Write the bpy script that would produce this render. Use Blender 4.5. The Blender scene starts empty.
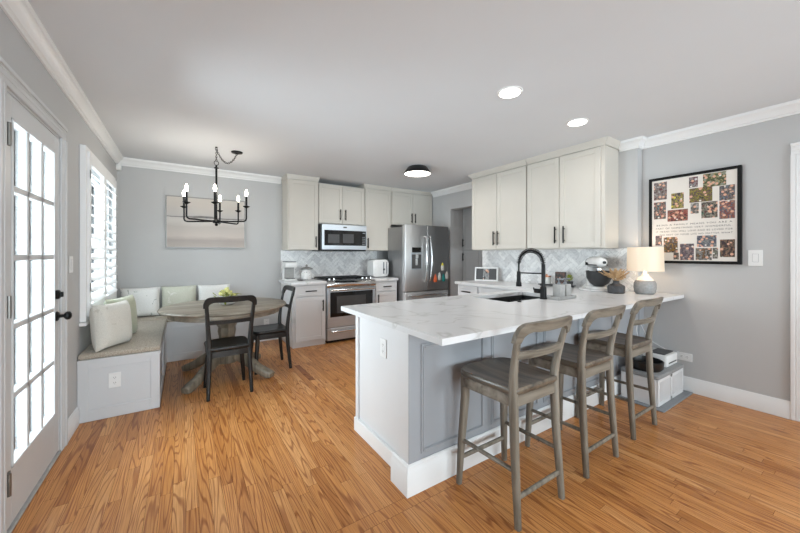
import bpy, bmesh, math, random
from mathutils import Vector, Matrix
PI = math.pi
R_ = random.Random(7)
S = bpy.context.scene
C = S.collection

# ------------------------------------------------------------------ camera
cd = bpy.data.cameras.new('camera'); cam = bpy.data.objects.new('camera', cd); C.objects.link(cam)
cam.location = (0, 0, 1.30)
cam.rotation_euler = (PI/2, 0, -math.radians(33.376))
cd.sensor_width = 36; cd.lens = 329.4/800*36; cd.shift_y = -11.5/800
cd.clip_start = 0.02; cd.clip_end = 200
S.camera = cam
# ------------------------------------------------------------------ colour management
S.view_settings.view_transform = 'Standard'; S.view_settings.look = 'None'
S.view_settings.gamma = 1; S.view_settings.use_curve_mapping = False
S.view_settings.exposure = 0.45
# ------------------------------------------------------------------ world
W = bpy.data.worlds.new('sky'); S.world = W; W.use_nodes = True
W.node_tree.nodes['Background'].inputs[0].default_value = (0.93, 0.97, 1.0, 1)
W.node_tree.nodes['Background'].inputs[1].default_value = 1.6
# ------------------------------------------------------------------ daylight at the openings, added rear fill and room lamps
def area(name, loc, rot, sx, sy, power, col=(1, 1, 1), shape='RECTANGLE', spread=180):
    l = bpy.data.lights.new(name, 'AREA'); l.shape = shape; l.size = sx; l.size_y = sy
    l.energy = power; l.color = col; l.spread = math.radians(spread)
    o = bpy.data.objects.new(name, l); C.objects.link(o); o.location = loc; o.rotation_euler = rot
    return o
DAY = (0.82, 0.925, 1.0)
UP = math.radians(20)          # upward tilt of the added rear fill, bounced off the ceiling
area('daylight_door', (-1.25, 2.66, 1.15), (0, -PI/2-.25, 0), 2.0, 1.1, 132, DAY)
area('daylight_shutters', (-1.25, 4.22, 1.50), (0, -PI/2-.25, 0), 1.5, 1.6, 92, DAY)
area('fill_rear_a', (0.45, -3.25, 1.00), (PI/2+UP, 0, 0), 1.5, 1.7, 155, DAY)  # fill lamps added behind the camera to brighten ceiling and room
area('fill_rear_b', (2.80, -3.25, 1.00), (PI/2+UP, 0, 0), 1.5, 1.7, 122, DAY)
CAN_POWER = 3.0
BULB_POWER = 1.0
DRUM_POWER = 7.0
LAMP_POWER = 0.6

# ================================================================== materials
def lin(c):
    return tuple((v/255/12.92) if v/255 <= 0.04045 else ((v/255+0.055)/1.055)**2.4 for v in c)
def nodes(name):
    m = bpy.data.materials.new(name); m.use_nodes = True
    nt = m.node_tree; b = nt.nodes['Principled BSDF']
    return m, nt, b
def add(nt, t, **kw):
    n = nt.nodes.new(t)
    for k, v in kw.items():
        if k in n.inputs: n.inputs[k].default_value = v
        else: setattr(n, k, v)
    return n
def ramp(nt, stops, interp='LINEAR'):
    r = nt.nodes.new('ShaderNodeValToRGB'); e = r.color_ramp; e.interpolation = interp
    while len(e.elements) < len(stops): e.elements.new(0.5)
    for el, (p, c) in zip(e.elements, stops):
        el.position = p; el.color = (*c, 1) if len(c) == 3 else c
    return r
def objcoord(nt, scale=(1, 1, 1), rot=(0, 0, 0)):
    tc = nt.nodes.new('ShaderNodeTexCoord'); mp = nt.nodes.new('ShaderNodeMapping')
    mp.inputs['Scale'].default_value = scale; mp.inputs['Rotation'].default_value = rot
    nt.links.new(tc.outputs['Object'], mp.inputs['Vector']); return mp.outputs['Vector']
def mat(name, rgb, rough=0.5, metal=0.0, var=0.04, scale=18.0, bump=0.0, bscale=None, stretch=(1, 1, 1), coat=0.0, spec=0.5):
    """plain surface with a slight procedural mottling and optional bump"""
    m, nt, b = nodes(name); c = lin(rgb)
    v = objcoord(nt, stretch)
    n = add(nt, 'ShaderNodeTexNoise', Scale=scale, Detail=3.0); nt.links.new(v, n.inputs['Vector'])
    lo = tuple(max(0, x*(1-var)) for x in c); hi = tuple(min(1, x*(1+var)) for x in c)
    r = ramp(nt, [(0.3, lo), (0.7, hi)]); nt.links.new(n.outputs['Fac'], r.inputs['Fac'])
    nt.links.new(r.outputs['Color'], b.inputs['Base Color'])
    b.inputs['Roughness'].default_value = rough; b.inputs['Metallic'].default_value = metal
    b.inputs['Coat Weight'].default_value = coat; b.inputs['Specular IOR Level'].default_value = spec
    if bump:
        n2 = add(nt, 'ShaderNodeTexNoise', Scale=bscale or scale*4, Detail=2.0); nt.links.new(v, n2.inputs['Vector'])
        bp = add(nt, 'ShaderNodeBump', Strength=bump, Distance=0.01); nt.links.new(n2.outputs['Fac'], bp.inputs['Height'])
        nt.links.new(bp.outputs['Normal'], b.inputs['Normal'])
    return m
def emit(name, rgb, strength):
    m, nt, b = nodes(name)
    v = objcoord(nt); n = add(nt, 'ShaderNodeTexNoise', Scale=3.0); nt.links.new(v, n.inputs['Vector'])
    c = lin(rgb); r = ramp(nt, [(0, tuple(x*0.97 for x in c)), (1, c)]); nt.links.new(n.outputs['Fac'], r.inputs['Fac'])
    nt.links.new(r.outputs['Color'], b.inputs['Emission Color']); b.inputs['Emission Strength'].default_value = strength
    b.inputs['Base Color'].default_value = (*c, 1)
    return m
def glass_mat(name):
    m = bpy.data.materials.new(name); m.use_nodes = True; nt = m.node_tree; nt.nodes.clear()
    o = nt.nodes.new('ShaderNodeOutputMaterial'); mx = nt.nodes.new('ShaderNodeMixShader')
    t = nt.nodes.new('ShaderNodeBsdfTransparent'); g = nt.nodes.new('ShaderNodeBsdfGlossy'); g.inputs['Roughness'].default_value = 0.02
    f = add(nt, 'ShaderNodeFresnel', IOR=1.45)
    t.inputs[0].default_value = (0.93, 0.95, 0.95, 1)
    nt.links.new(f.outputs[0], mx.inputs[0]); nt.links.new(t.outputs[0], mx.inputs[1]); nt.links.new(g.outputs[0], mx.inputs[2])
    nt.links.new(mx.outputs[0], o.inputs[0]); return m
def wood(name, dark, mid, light, rough=0.45, along='z', gscale=30, coat=0.0):
    """streaky grain running along one object axis"""
    m, nt, b = nodes(name)
    st = {'x': (0.08, 1, 1), 'y': (1, 0.08, 1), 'z': (1, 1, 0.08)}[along]
    v = objcoord(nt, st)
    n = add(nt, 'ShaderNodeTexNoise', Scale=gscale, Detail=5.0, Distortion=0.6); nt.links.new(v, n.inputs['Vector'])
    r = ramp(nt, [(0.28, lin(dark)), (0.5, lin(mid)), (0.74, lin(light))]); nt.links.new(n.outputs['Fac'], r.inputs['Fac'])
    nt.links.new(r.outputs['Color'], b.inputs['Base Color'])
    b.inputs['Roughness'].default_value = rough; b.inputs['Coat Weight'].default_value = coat
    bp = add(nt, 'ShaderNodeBump', Strength=0.15, Distance=0.002); nt.links.new(n.outputs['Fac'], bp.inputs['Height'])
    nt.links.new(bp.outputs['Normal'], b.inputs['Normal']); return m

def floor_mat():
    m, nt, b = nodes('oak_floor'); L = nt.links.new
    geo = nt.nodes.new('ShaderNodeNewGeometry')
    tc = nt.nodes.new('ShaderNodeTexCoord')
    # every board shifts its own grain
    mul = add(nt, 'ShaderNodeMath', operation='MULTIPLY'); mul.inputs[1].default_value = 37.0
    L(geo.outputs['Random Per Island'], mul.inputs[0])
    mul2 = add(nt, 'ShaderNodeMath', operation='MULTIPLY'); mul2.inputs[1].default_value = 91.0
    L(geo.outputs['Random Per Island'], mul2.inputs[0])
    comb = nt.nodes.new('ShaderNodeCombineXYZ'); L(mul.outputs[0], comb.inputs[0]); L(mul2.outputs[0], comb.inputs[1])
    va = add(nt, 'ShaderNodeVectorMath', operation='ADD'); L(tc.outputs['Object'], va.inputs[0]); L(comb.outputs[0], va.inputs[1])
    mp = nt.nodes.new('ShaderNodeMapping'); mp.inputs['Scale'].default_value = (1, 0.06, 1); L(va.outputs[0], mp.inputs['Vector'])
    # cathedral grain: bands bent by a low noise
    n1 = add(nt, 'ShaderNodeTexNoise', Scale=8.0, Detail=1.5); L(mp.outputs[0], n1.inputs['Vector'])
    m1 = add(nt, 'ShaderNodeMath', operation='MULTIPLY'); m1.inputs[1].default_value = 135.0; L(n1.outputs['Fac'], m1.inputs[0])
    sn = add(nt, 'ShaderNodeMath', operation='SINE'); L(m1.outputs[0], sn.inputs[0])
    rg = ramp(nt, [(0.0, (0, 0, 0)), (0.45, (0.2,)*3), (1.0, (1, 1, 1))])
    mr = nt.nodes.new('ShaderNodeMapRange'); mr.inputs['From Min'].default_value = -1; L(sn.outputs[0], mr.inputs['Value']); L(mr.outputs[0], rg.inputs['Fac'])
    # fine pores
    mp2 = nt.nodes.new('ShaderNodeMapping'); mp2.inputs['Scale'].default_value = (1, 0.03, 1); L(va.outputs[0], mp2.inputs['Vector'])
    n2 = add(nt, 'ShaderNodeTexNoise', Scale=160.0, Detail=3.0); L(mp2.outputs[0], n2.inputs['Vector'])
    base = ramp(nt, FLOOR_TONES); L(geo.outputs['Random Per Island'], base.inputs['Fac'])
    dk = nt.nodes.new('ShaderNodeMix'); dk.data_type = 'RGBA'; dk.blend_type = 'MULTIPLY'
    mf = add(nt, 'ShaderNodeMath', operation='MULTIPLY'); mf.inputs[1].default_value = 0.58
    inv = ramp(nt, [(0.60, (0, 0, 0)), (1.0, (1, 1, 1))]); L(rg.outputs[0], inv.inputs['Fac']); L(inv.outputs[0], mf.inputs[0])
    L(mf.outputs[0], dk.inputs[0]); L(base.outputs[0], dk.inputs[6]); dk.inputs[7].default_value = (*lin((160, 104, 62)), 1)
    dk2 = nt.nodes.new('ShaderNodeMix'); dk2.data_type = 'RGBA'; dk2.blend_type = 'MULTIPLY'
    r2 = ramp(nt, [(0.35, (0.35,)*3), (0.6, (0, 0, 0))]); L(n2.outputs['Fac'], r2.inputs['Fac']); L(r2.outputs[0], dk2.inputs[0])
    L(dk.outputs[2], dk2.inputs[6]); dk2.inputs[7].default_value = (*lin((165, 110, 70)), 1)
    L(dk2.outputs[2], b.inputs['Base Color'])
    b.inputs['Roughness'].default_value = 0.32; b.inputs['Specular IOR Level'].default_value = 0.4
    bp = add(nt, 'ShaderNodeBump', Strength=0.06, Distance=0.002); L(n2.outputs['Fac'], bp.inputs['Height']); L(bp.outputs[0], b.inputs['Normal'])
    return m
FLOOR_TONES = [(0.0, lin((180, 116, 58))), (0.2, lin((213, 150, 88))), (0.4, lin((198, 134, 72))), (0.6, lin((221, 163, 103))), (0.78, lin((204, 140, 78))), (0.95, lin((215, 152, 90))), (1.0, lin((148, 86, 40)))]

def quartz_mat():
    m, nt, b = nodes('white_quartz'); L = nt.links.new
    v = objcoord(nt, (1, 1, 1), (0, 0, 0.6))
    n = add(nt, 'ShaderNodeTexNoise', Scale=1.3, Detail=4.0, Distortion=0.9); L(v, n.inputs['Vector'])
    d = add(nt, 'ShaderNodeMath', operation='SUBTRACT'); d.inputs[1].default_value = 0.5; L(n.outputs['Fac'], d.inputs[0])
    a = add(nt, 'ShaderNodeMath', operation='ABSOLUTE'); L(d.outputs[0], a.inputs[0])
    w = lin((222, 222, 223)); g = lin((200, 199, 198))
    r = ramp(nt, [(0.0, g), (0.004, tuple((x+y)/2 for x, y in zip(g, w))), (0.012, w), (1, w)]); L(a.outputs[0], r.inputs['Fac'])
    L(r.outputs[0], b.inputs['Base Color']); b.inputs['Roughness'].default_value = 0.24
    return m
def tile_mat():
    m, nt, b = nodes('marble_tile'); L = nt.links.new
    geo = nt.nodes.new('ShaderNodeNewGeometry'); v = objcoord(nt)
    base = ramp(nt, [(0.0, lin((214, 214, 215))), (0.4, lin((240, 240, 240))), (0.8, lin((247, 247, 246))), (1.0, lin((222, 222, 223)))]); L(geo.outputs['Random Per Island'], base.inputs['Fac'])
    n = add(nt, 'ShaderNodeTexNoise', Scale=11.0, Detail=4.0, Distortion=1.2); L(v, n.inputs['Vector'])
    d = add(nt, 'ShaderNodeMath', operation='SUBTRACT'); d.inputs[1].default_value = 0.5; L(n.outputs['Fac'], d.inputs[0])
    a = add(nt, 'ShaderNodeMath', operation='ABSOLUTE'); L(d.outputs[0], a.inputs[0])
    r = ramp(nt, [(0.0, lin((206, 207, 209))), (0.03, (1, 1, 1)), (1, (1, 1, 1))]); L(a.outputs[0], r.inputs['Fac'])
    mx = nt.nodes.new('ShaderNodeMix'); mx.data_type = 'RGBA'; mx.blend_type = 'MULTIPLY'; mx.inputs[0].default_value = 0.7
    L(base.outputs[0], mx.inputs[6]); L(r.outputs[0], mx.inputs[7]); L(mx.outputs[2], b.inputs['Base Color']); b.inputs['Roughness'].default_value = 0.22
    return m
def steel_mat(name, rgb, rough=0.3, along='x'):
    m, nt, b = nodes(name); L = nt.links.new
    st = {'x': (0.02, 1, 1), 'z': (1, 1, 0.02)}[along]
    v = objcoord(nt, st); n = add(nt, 'ShaderNodeTexNoise', Scale=220.0, Detail=2.0); L(v, n.inputs['Vector'])
    r = ramp(nt, [(0.3, tuple(x*0.9 for x in lin(rgb))), (0.7, lin(rgb))]); L(n.outputs['Fac'], r.inputs['Fac'])
    L(r.outputs[0], b.inputs['Base Color']); b.inputs['Metallic'].default_value = 1.0; b.inputs['Roughness'].default_value = rough
    return m
def fabric(name, rgb, rgb2, scale=300, spots=None):
    m, nt, b = nodes(name); L = nt.links.new
    v = objcoord(nt); n = add(nt, 'ShaderNodeTexNoise', Scale=scale, Detail=2.0); L(v, n.inputs['Vector'])
    r = ramp(nt, [(0.35, lin(rgb)), (0.65, lin(rgb2))]); L(n.outputs['Fac'], r.inputs['Fac']); col = r.outputs[0]
    if spots:
        n2 = add(nt, 'ShaderNodeTexNoise', Scale=spots[1], Detail=3.0, Distortion=1.5); L(v, n2.inputs['Vector'])
        r2 = ramp(nt, [(0.63, (0, 0, 0)), (0.67, (1, 1, 1))]); L(n2.outputs['Fac'], r2.inputs['Fac'])
        mx = nt.nodes.new('ShaderNodeMix'); mx.data_type = 'RGBA'; L(r2.outputs[0], mx.inputs[0]); L(col, mx.inputs[6]); mx.inputs[7].default_value = (*lin(spots[0]), 1); col = mx.outputs[2]
    L(col, b.inputs['Base Color']); b.inputs['Roughness'].default_value = 0.9; b.inputs['Sheen Weight'].default_value = 0.2
    bp = add(nt, 'ShaderNodeBump', Strength=0.2, Distance=0.002); L(n.outputs['Fac'], bp.inputs['Height']); L(bp.outputs[0], b.inputs['Normal'])
    return m
def photo_mat(name, seed, cols, scale=26):
    """a small snapshot: mottled background colours with a few rounded figures"""
    m, nt, b = nodes(name); L = nt.links.new
    v = objcoord(nt); mp = nt.nodes.new('ShaderNodeMapping'); mp.inputs['Location'].default_value = (seed*3.1, seed*1.7, seed*2.3); L(v, mp.inputs['Vector'])
    n = add(nt, 'ShaderNodeTexNoise', Scale=scale*1.5, Detail=3.0, Distortion=0.4); L(mp.outputs[0], n.inputs['Vector'])
    k = len(cols); mr = nt.nodes.new('ShaderNodeMapRange'); mr.inputs['From Min'].default_value = .3; mr.inputs['From Max'].default_value = .7; L(n.outputs['Fac'], mr.inputs['Value'])
    r = ramp(nt, [(i/k, tuple(q*.5 for q in lin(c))) for i, c in enumerate(cols)], 'LINEAR'); L(mr.outputs[0], r.inputs['Fac'])
    vo = add(nt, 'ShaderNodeTexVoronoi', Scale=scale*1.0); L(mp.outputs[0], vo.inputs['Vector'])
    hd = ramp(nt, [(0.0, (1, 1, 1)), (0.30, (1, 1, 1)), (0.36, (0, 0, 0))]); L(vo.outputs['Distance'], hd.inputs['Fac'])
    sp = nt.nodes.new('ShaderNodeSeparateColor'); L(vo.outputs['Color'], sp.inputs[0])
    sk = ramp(nt, [(0.0, lin((214, 164, 138))), (0.4, lin((188, 138, 112))), (0.6, lin((60, 46, 40))), (0.75, lin((224, 218, 210))), (0.9, lin(cols[2]))], 'CONSTANT'); L(sp.outputs[0], sk.inputs['Fac'])
    mx = nt.nodes.new('ShaderNodeMix'); mx.data_type = 'RGBA'; L(hd.outputs[0], mx.inputs[0]); L(r.outputs[0], mx.inputs[6]); L(sk.outputs[0], mx.inputs[7])
    L(mx.outputs[2], b.inputs['Base Color']); b.inputs['Roughness'].default_value = 0.5; return m
def art_mat():
    m, nt, b = nodes('landscape_print'); L = nt.links.new
    tc = nt.nodes.new('ShaderNodeTexCoord'); sp = nt.nodes.new('ShaderNodeSeparateXYZ'); L(tc.outputs['Object'], sp.inputs[0])
    mp = nt.nodes.new('ShaderNodeMapping'); mp.inputs['Scale'].default_value = (1.2, 1, 7); L(tc.outputs['Object'], mp.inputs['Vector'])
    n = add(nt, 'ShaderNodeTexNoise', Scale=2.2, Detail=4.0); L(mp.outputs[0], n.inputs['Vector'])
    k = add(nt, 'ShaderNodeMath', operation='MULTIPLY_ADD'); k.inputs[1].default_value = 0.10; L(n.outputs['Fac'], k.inputs[0]); L(sp.outputs['Z'], k.inputs[2])
    mr = nt.nodes.new('ShaderNodeMapRange'); mr.inputs['From Min'].default_value = -0.31; mr.inputs['From Max'].default_value = 0.42; L(k.outputs[0], mr.inputs['Value'])
    r = ramp(nt, [(0.0, lin((186, 177, 170))), (0.16, lin((170, 160, 155))), (0.24, lin((196, 187, 180))), (0.42, lin((187, 180, 174))), (0.52, lin((202, 197, 192))),
                  (0.575, lin((196, 191, 187))), (0.59, lin((96, 95, 96))), (0.615, lin((188, 184, 181))), (0.8, lin((196, 189, 182))), (1.0, lin((202, 195, 187)))])
    L(mr.outputs[0], r.inputs['Fac']); L(r.outputs[0], b.inputs['Base Color']); b.inputs['Roughness'].default_value = 0.7; return m

M = {}
M['wall'] = mat('grey_wall_paint', (192, 192, 192), 0.75, var=0.012, scale=2.5, bump=0.02, bscale=250)
M['ceiling'] = mat('ceiling_paint', (219, 221, 224), 0.9, var=0.01, scale=2, bump=0.03, bscale=200)
M['trim'] = mat('white_trim_paint', (236, 236, 236), 0.4, var=0.012, scale=4)
M['doorp'] = mat('door_paint', (206, 207, 208), 0.4, var=0.012, scale=4)
M['cream'] = mat('cream_cabinet_paint', (206, 201, 192), 0.4, var=0.012, scale=4)
M['white'] = mat('white_cabinet_paint', (218, 218, 219), 0.4, var=0.012, scale=4)
M['bench'] = mat('bench_paint', (206, 207, 209), 0.45, var=0.012, scale=4)
M['greyp'] = mat('grey_wainscot_paint', (160, 163, 168), 0.5, var=0.012, scale=4)
M['pantry'] = mat('pantry_grey_paint', (150, 150, 150), 0.5, var=0.02, scale=4)
M['matte'] = mat('matte_black', (14, 14, 14), 0.6, var=0.1, spec=0.25)
M['black'] = mat('black_metal', (26, 26, 27), 0.38, 0.6, var=0.1)
M['blackp'] = mat('black_plastic', (22, 22, 23), 0.35, var=0.1)
M['blackg'] = mat('black_glass', (14, 14, 15), 0.06, var=0.1)
M['steel'] = steel_mat('brushed_steel', (206, 213, 220), 0.42, 'x')
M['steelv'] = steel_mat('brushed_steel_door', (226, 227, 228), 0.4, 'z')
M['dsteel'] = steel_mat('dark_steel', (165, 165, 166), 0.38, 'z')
M['chrome'] = steel_mat('polished_steel', (215, 215, 215), 0.14, 'x')
M['hinge'] = steel_mat('nickel_hinge', (140, 138, 134), 0.35, 'x')
M['quartz'] = quartz_mat(); M['tile'] = tile_mat(); M['floor'] = floor_mat()
M['grout'] = mat('grout', (205, 205, 205), 0.9)
M['sub'] = mat('floor_gap', (92, 60, 36), 0.8)
M['stool'] = wood('weathered_stool_wood', (84, 77, 67), (122, 114, 102), (144, 137, 126), 0.5, 'z', 26)
M['stoolseat'] = wood('weathered_seat_wood', (66, 59, 51), (98, 88, 76), (126, 112, 95), 0.35, 'y', 22, 0.15)
M['stoolx'] = wood('weathered_rail_wood', (84, 77, 67), (122, 114, 102), (144, 137, 126), 0.5, 'x', 26)
M['table'] = wood('weathered_table_wood', (100, 92, 80), (140, 130, 116), (160, 150, 134), 0.45, 'x', 16)
M['tableleg'] = wood('weathered_pedestal_wood', (96, 88, 76), (132, 122, 106), (156, 146, 130), 0.5, 'z', 20)
M['chair'] = wood('black_painted_wood', (9, 9, 9), (17, 17, 17), (30, 29, 28), 0.36, 'z', 30)
M['cushion'] = fabric('oatmeal_weave', (150, 140, 126), (190, 180, 165), 120)
M['p_white'] = fabric('white_pillow', (224, 224, 222), (238, 238, 236), 200)
M['p_print'] = fabric('white_print_pillow', (226, 227, 224), (238, 238, 236), 200, ((150, 156, 150), 14))
M['p_sage'] = fabric('sage_print_pillow', (198, 201, 186), (214, 216, 202), 200, ((228, 229, 222), 16))
M['p_green'] = fabric('green_pillow', (170, 172, 150), (190, 192, 170), 200)
M['p_cream'] = fabric('cream_pillow', (206, 203, 194), (222, 219, 211), 200, ((196, 192, 182), 9))
M['glass'] = glass_mat('clear_glass')
M['art'] = art_mat(); M['silver'] = mat('silver_frame', (150, 149, 146), 0.35, 0.3)
M['bulb'] = emit('warm_bulb', (255, 244, 226), 14.0)
M['can'] = emit('can_lens', (255, 250, 242), 7.0)
M['drum'] = emit('drum_diffuser', (255, 250, 242), 3.5)
M['shade'] = emit('linen_lamp_shade', (238, 218, 194), 0.15)
M['ceramic'] = mat('grey_ceramic', (150, 150, 150), 0.25, var=0.12, scale=60, bump=0.1, bscale=60)
M['ceramicw'] = mat('white_ceramic', (225, 224, 222), 0.25)
M['concrete'] = mat('grey_concrete', (168, 167, 165), 0.7, var=0.08, scale=30)
M['stonev'] = mat('charcoal_stone', (66, 66, 68), 0.65, var=0.35, scale=40, bump=0.3, bscale=90)
M['plume'] = mat('dried_plume', (196, 164, 124), 0.9, var=0.2, scale=80)
M['copper'] = mat('copper', (196, 132, 100), 0.3, 0.9)
M['leaf'] = mat('yellow_green_leaf', (150, 160, 60), 0.6, var=0.3, scale=30)
M['flower'] = mat('pale_yellow_flower', (222, 220, 150), 0.7, var=0.15, scale=30)
M['dgreen'] = mat('dark_leaf', (60, 78, 44), 0.6, var=0.3, scale=40)
M['sinkm'] = mat('black_composite', (30, 30, 31), 0.45, var=0.12, scale=120)
M['plate'] = mat('white_plastic', (232, 232, 231), 0.35, var=0.01)
M['slot'] = mat('slot_grey', (70, 70, 70), 0.6)
M['paper'] = mat('cream_print', (224, 218, 211), 0.6, var=0.01)
M['ink'] = mat('print_ink', (50, 47, 46), 0.7)
M['dgrey'] = mat('dark_grey_plastic', (70, 70, 71), 0.4)
M['mgrey'] = mat('grey_mat_rubber', (138, 141, 145), 0.85, bump=0.2, bscale=300)
M['lidgrey'] = fabric('grey_lid_pad', (128, 128, 128), (150, 150, 150), 220)
M['orange'] = mat('orange_plastic', (226, 106, 62), 0.4); M['teal'] = mat('teal_plastic', (40, 132, 128), 0.4)
M['yellow'] = mat('yellow_plastic', (226, 214, 70), 0.4); M['clearw'] = mat('frosted_white', (205, 205, 200), 0.4)
M['mixw'] = mat('white_enamel', (232, 232, 231), 0.18, coat=0.4)
M['mixb'] = mat('charcoal_bowl', (52, 53, 55), 0.4, var=0.1)
M['jar'] = fabric('spotted_jar', (228, 226, 224), (236, 234, 232), 20, ((70, 70, 70), 16))
M['screen'] = photo_mat('grey_snapshot', 40, [(120, 120, 120), (165, 165, 165), (200, 200, 200), (90, 90, 90)], 20)
M['patio'] = mat('patio_concrete', (205, 205, 203), 0.9, scale=6)

# ================================================================== mesh helpers
def NB(): return bmesh.new()
def box(bm, x0, y0, z0, x1, y1, z1, bev=0.0, seg=1):
    x0, x1 = sorted((x0, x1)); y0, y1 = sorted((y0, y1)); z0, z1 = sorted((z0, z1))
    v = [bm.verts.new(p) for p in ((x0, y0, z0), (x1, y0, z0), (x1, y1, z0), (x0, y1, z0), (x0, y0, z1), (x1, y0, z1), (x1, y1, z1), (x0, y1, z1))]
    fs = [bm.faces.new([v[i] for i in q]) for q in ((3, 2, 1, 0), (4, 5, 6, 7), (0, 1, 5, 4), (1, 2, 6, 5), (2, 3, 7, 6), (3, 0, 4, 7))]
    if bev > 0:
        es = list({e for f in fs for e in f.edges})
        bmesh.ops.bevel(bm, geom=es, offset=bev, segments=seg, affect='EDGES', profile=0.5)
    return bm
def ring(bm, c, u, w, rs, n):
    return [bm.verts.new(c + u*(rs[0]*math.cos(2*PI*i/n)) + w*(rs[1]*math.sin(2*PI*i/n))) for i in range(n)]
def bridge(bm, a, b):
    n = len(a)
    for i in range(n):
        bm.faces.new((a[i], a[(i+1) % n], b[(i+1) % n], b[i]))
def frames(pts, ref=None):
    pts = [Vector(p) for p in pts]; out = []; pv = Vector(ref) if ref else None
    for i, p in enumerate(pts):
        t = (pts[min(i+1, len(pts)-1)] - pts[max(i-1, 0)]).normalized()
        if pv is None:
            pv = Vector((0, 0, 1)) if abs(t.z) < 0.9 else Vector((1, 0, 0))
        u = (pv - t*pv.dot(t)).normalized()
        w = t.cross(u); out.append((p, t, u, w))
        if not ref: pv = u
    return out
def tube(bm, pts, r, n=10, closed=False, caps=True):
    fr = frames(pts); N = len(fr); rr = r if isinstance(r, (list, tuple)) else [r]*N
    rs = [ring(bm, p, u, w, (rr[i], rr[i]), n) for i, (p, t, u, w) in enumerate(fr)]
    for i in range(N-1): bridge(bm, rs[i], rs[i+1])
    if closed: bridge(bm, rs[-1], rs[0])
    elif caps: bm.faces.new(rs[0][::-1]); bm.faces.new(rs[-1])
    return bm
def cyl(bm, p0, p1, r0, r1=None, n=20): return tube(bm, [p0, p1], [r0, r0 if r1 is None else r1], n)
def beam(bm, pts, ws, ts, ref, ch=0.25):
    """rectangular bar with chamfered corners along a path; ws across ref, ts along ref"""
    fr = frames(pts, ref); rs = []
    for i, (p, t, u, w) in enumerate(fr):
        a = (ts[i] if isinstance(ts, (list, tuple)) else ts)/2; b = (ws[i] if isinstance(ws, (list, tuple)) else ws)/2
        c = min(a, b)*ch
        q = [(a, b-c), (a-c, b), (-a+c, b), (-a, b-c), (-a, -b+c), (-a+c, -b), (a-c, -b), (a, -b+c)]
        rs.append([bm.verts.new(p + u*x + w*y) for x, y in q])
    for i in range(len(rs)-1): bridge(bm, rs[i], rs[i+1])
    bm.faces.new(rs[0][::-1]); bm.faces.new(rs[-1]); return bm
def lathe(bm, prof, c=(0, 0, 0), n=32, sx=1, sy=1):
    c = Vector(c); rs = []
    for r, z in prof:
        rs.append([bm.verts.new(c + Vector((sx*r*math.cos(2*PI*i/n), sy*r*math.sin(2*PI*i/n), z))) for i in range(n)] if r > 1e-6 else [bm.verts.new(c + Vector((0, 0, z)))])
    for a, b in zip(rs, rs[1:]):
        if len(a) == 1 and len(b) > 1:
            for i in range(n): bm.faces.new((a[0], b[(i+1) % n], b[i]))
        elif len(b) == 1 and len(a) > 1:
            for i in range(n): bm.faces.new((a[i], a[(i+1) % n], b[0]))
        elif len(a) > 1: bridge(bm, a, b)
    if len(rs[0]) > 1: bm.faces.new(rs[0][::-1])
    if len(rs[-1]) > 1: bm.faces.new(rs[-1])
    return bm
def prism(bm, poly, z0, z1, axis='z', bev=0):
    def P(a, b, c): return {'z': (a, b, c), 'y': (a, c, b), 'x': (c, a, b)}[axis]
    lo = [bm.verts.new(P(a, b, z0)) for a, b in poly]; hi = [bm.verts.new(P(a, b, z1)) for a, b in poly]
    f1 = bm.faces.new(lo[::-1]); f2 = bm.faces.new(hi); n = len(poly)
    fs = [f1, f2]+[bm.faces.new((lo[i], lo[(i+1) % n], hi[(i+1) % n], hi[i])) for i in range(n)]
    if bev:
        bmesh.ops.bevel(bm, geom=list(f1.edges)+list(f2.edges), offset=bev, segments=2, affect='EDGES', profile=0.5)
    return bm
def strip(bm, secs):
    """closed solid through a list of equal-length cross-section rings"""
    rs = [[bm.verts.new(p) for p in s] for s in secs]
    for a, b in zip(rs, rs[1:]): bridge(bm, a, b)
    bm.faces.new(rs[0][::-1]); bm.faces.new(rs[-1]); return bm
def ellipsoid(bm, c, r, n=16, m=10, rot=None):
    mt = Matrix.Translation(c) @ (rot.to_4x4() if rot else Matrix.Identity(4)) @ Matrix.Diagonal((*r, 1))
    bmesh.ops.create_uvsphere(bm, u_segments=n, v_segments=m, radius=1, matrix=mt); return bm
def rrect(x0, y0, x1, y1, r, n=5):
    out = []
    for cx, cy, a0 in ((x1-r, y1-r, 0), (x0+r, y1-r, 90), (x0+r, y0+r, 180), (x1-r, y0+r, 270)):
        for i in range(n+1):
            a = math.radians(a0+90*i/n); out.append((cx+r*math.cos(a), cy+r*math.sin(a)))
    return out

def wloc(o):
    p = Vector((0, 0, 0))
    while o is not None: p += o.location; o = o.parent
    return p
def obj(name, bm, m, parent=None, smooth=35, label=None):
    """link a bmesh as ONE mesh object (vertices in the parent's local frame)"""
    bmesh.ops.recalc_face_normals(bm, faces=bm.faces)
    me = bpy.data.meshes.new(name); bm.to_mesh(me); bm.free()
    for p in me.polygons: p.use_smooth = True
    try: me.set_sharp_from_angle(angle=math.radians(smooth))
    except Exception: pass
    me.materials.append(m if not isinstance(m, str) else M[m])
    o = bpy.data.objects.new(name, me); C.objects.link(o); o.parent = parent
    if label: o['label'] = label
    return o
def wobj(name, bm, m, parent, smooth=35, label=None):
    """same, with vertices given in world coordinates (unrotated parents)"""
    bmesh.ops.translate(bm, verts=bm.verts, vec=-wloc(parent))
    return obj(name, bm, m, parent, smooth, label)
def tag(o, label, cat, group=None):
    o['label'] = label; o['category'] = cat
    if group: o['group'] = group
    return o
def thing(name, label, cat, loc=(0, 0, 0), rz=0.0, group=None):
    o = bpy.data.objects.new(name, None); C.objects.link(o); o.location = loc; o.rotation_euler = (0, 0, rz)
    o.empty_display_size = 0.05
    return tag(o, label, cat, group)
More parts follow.
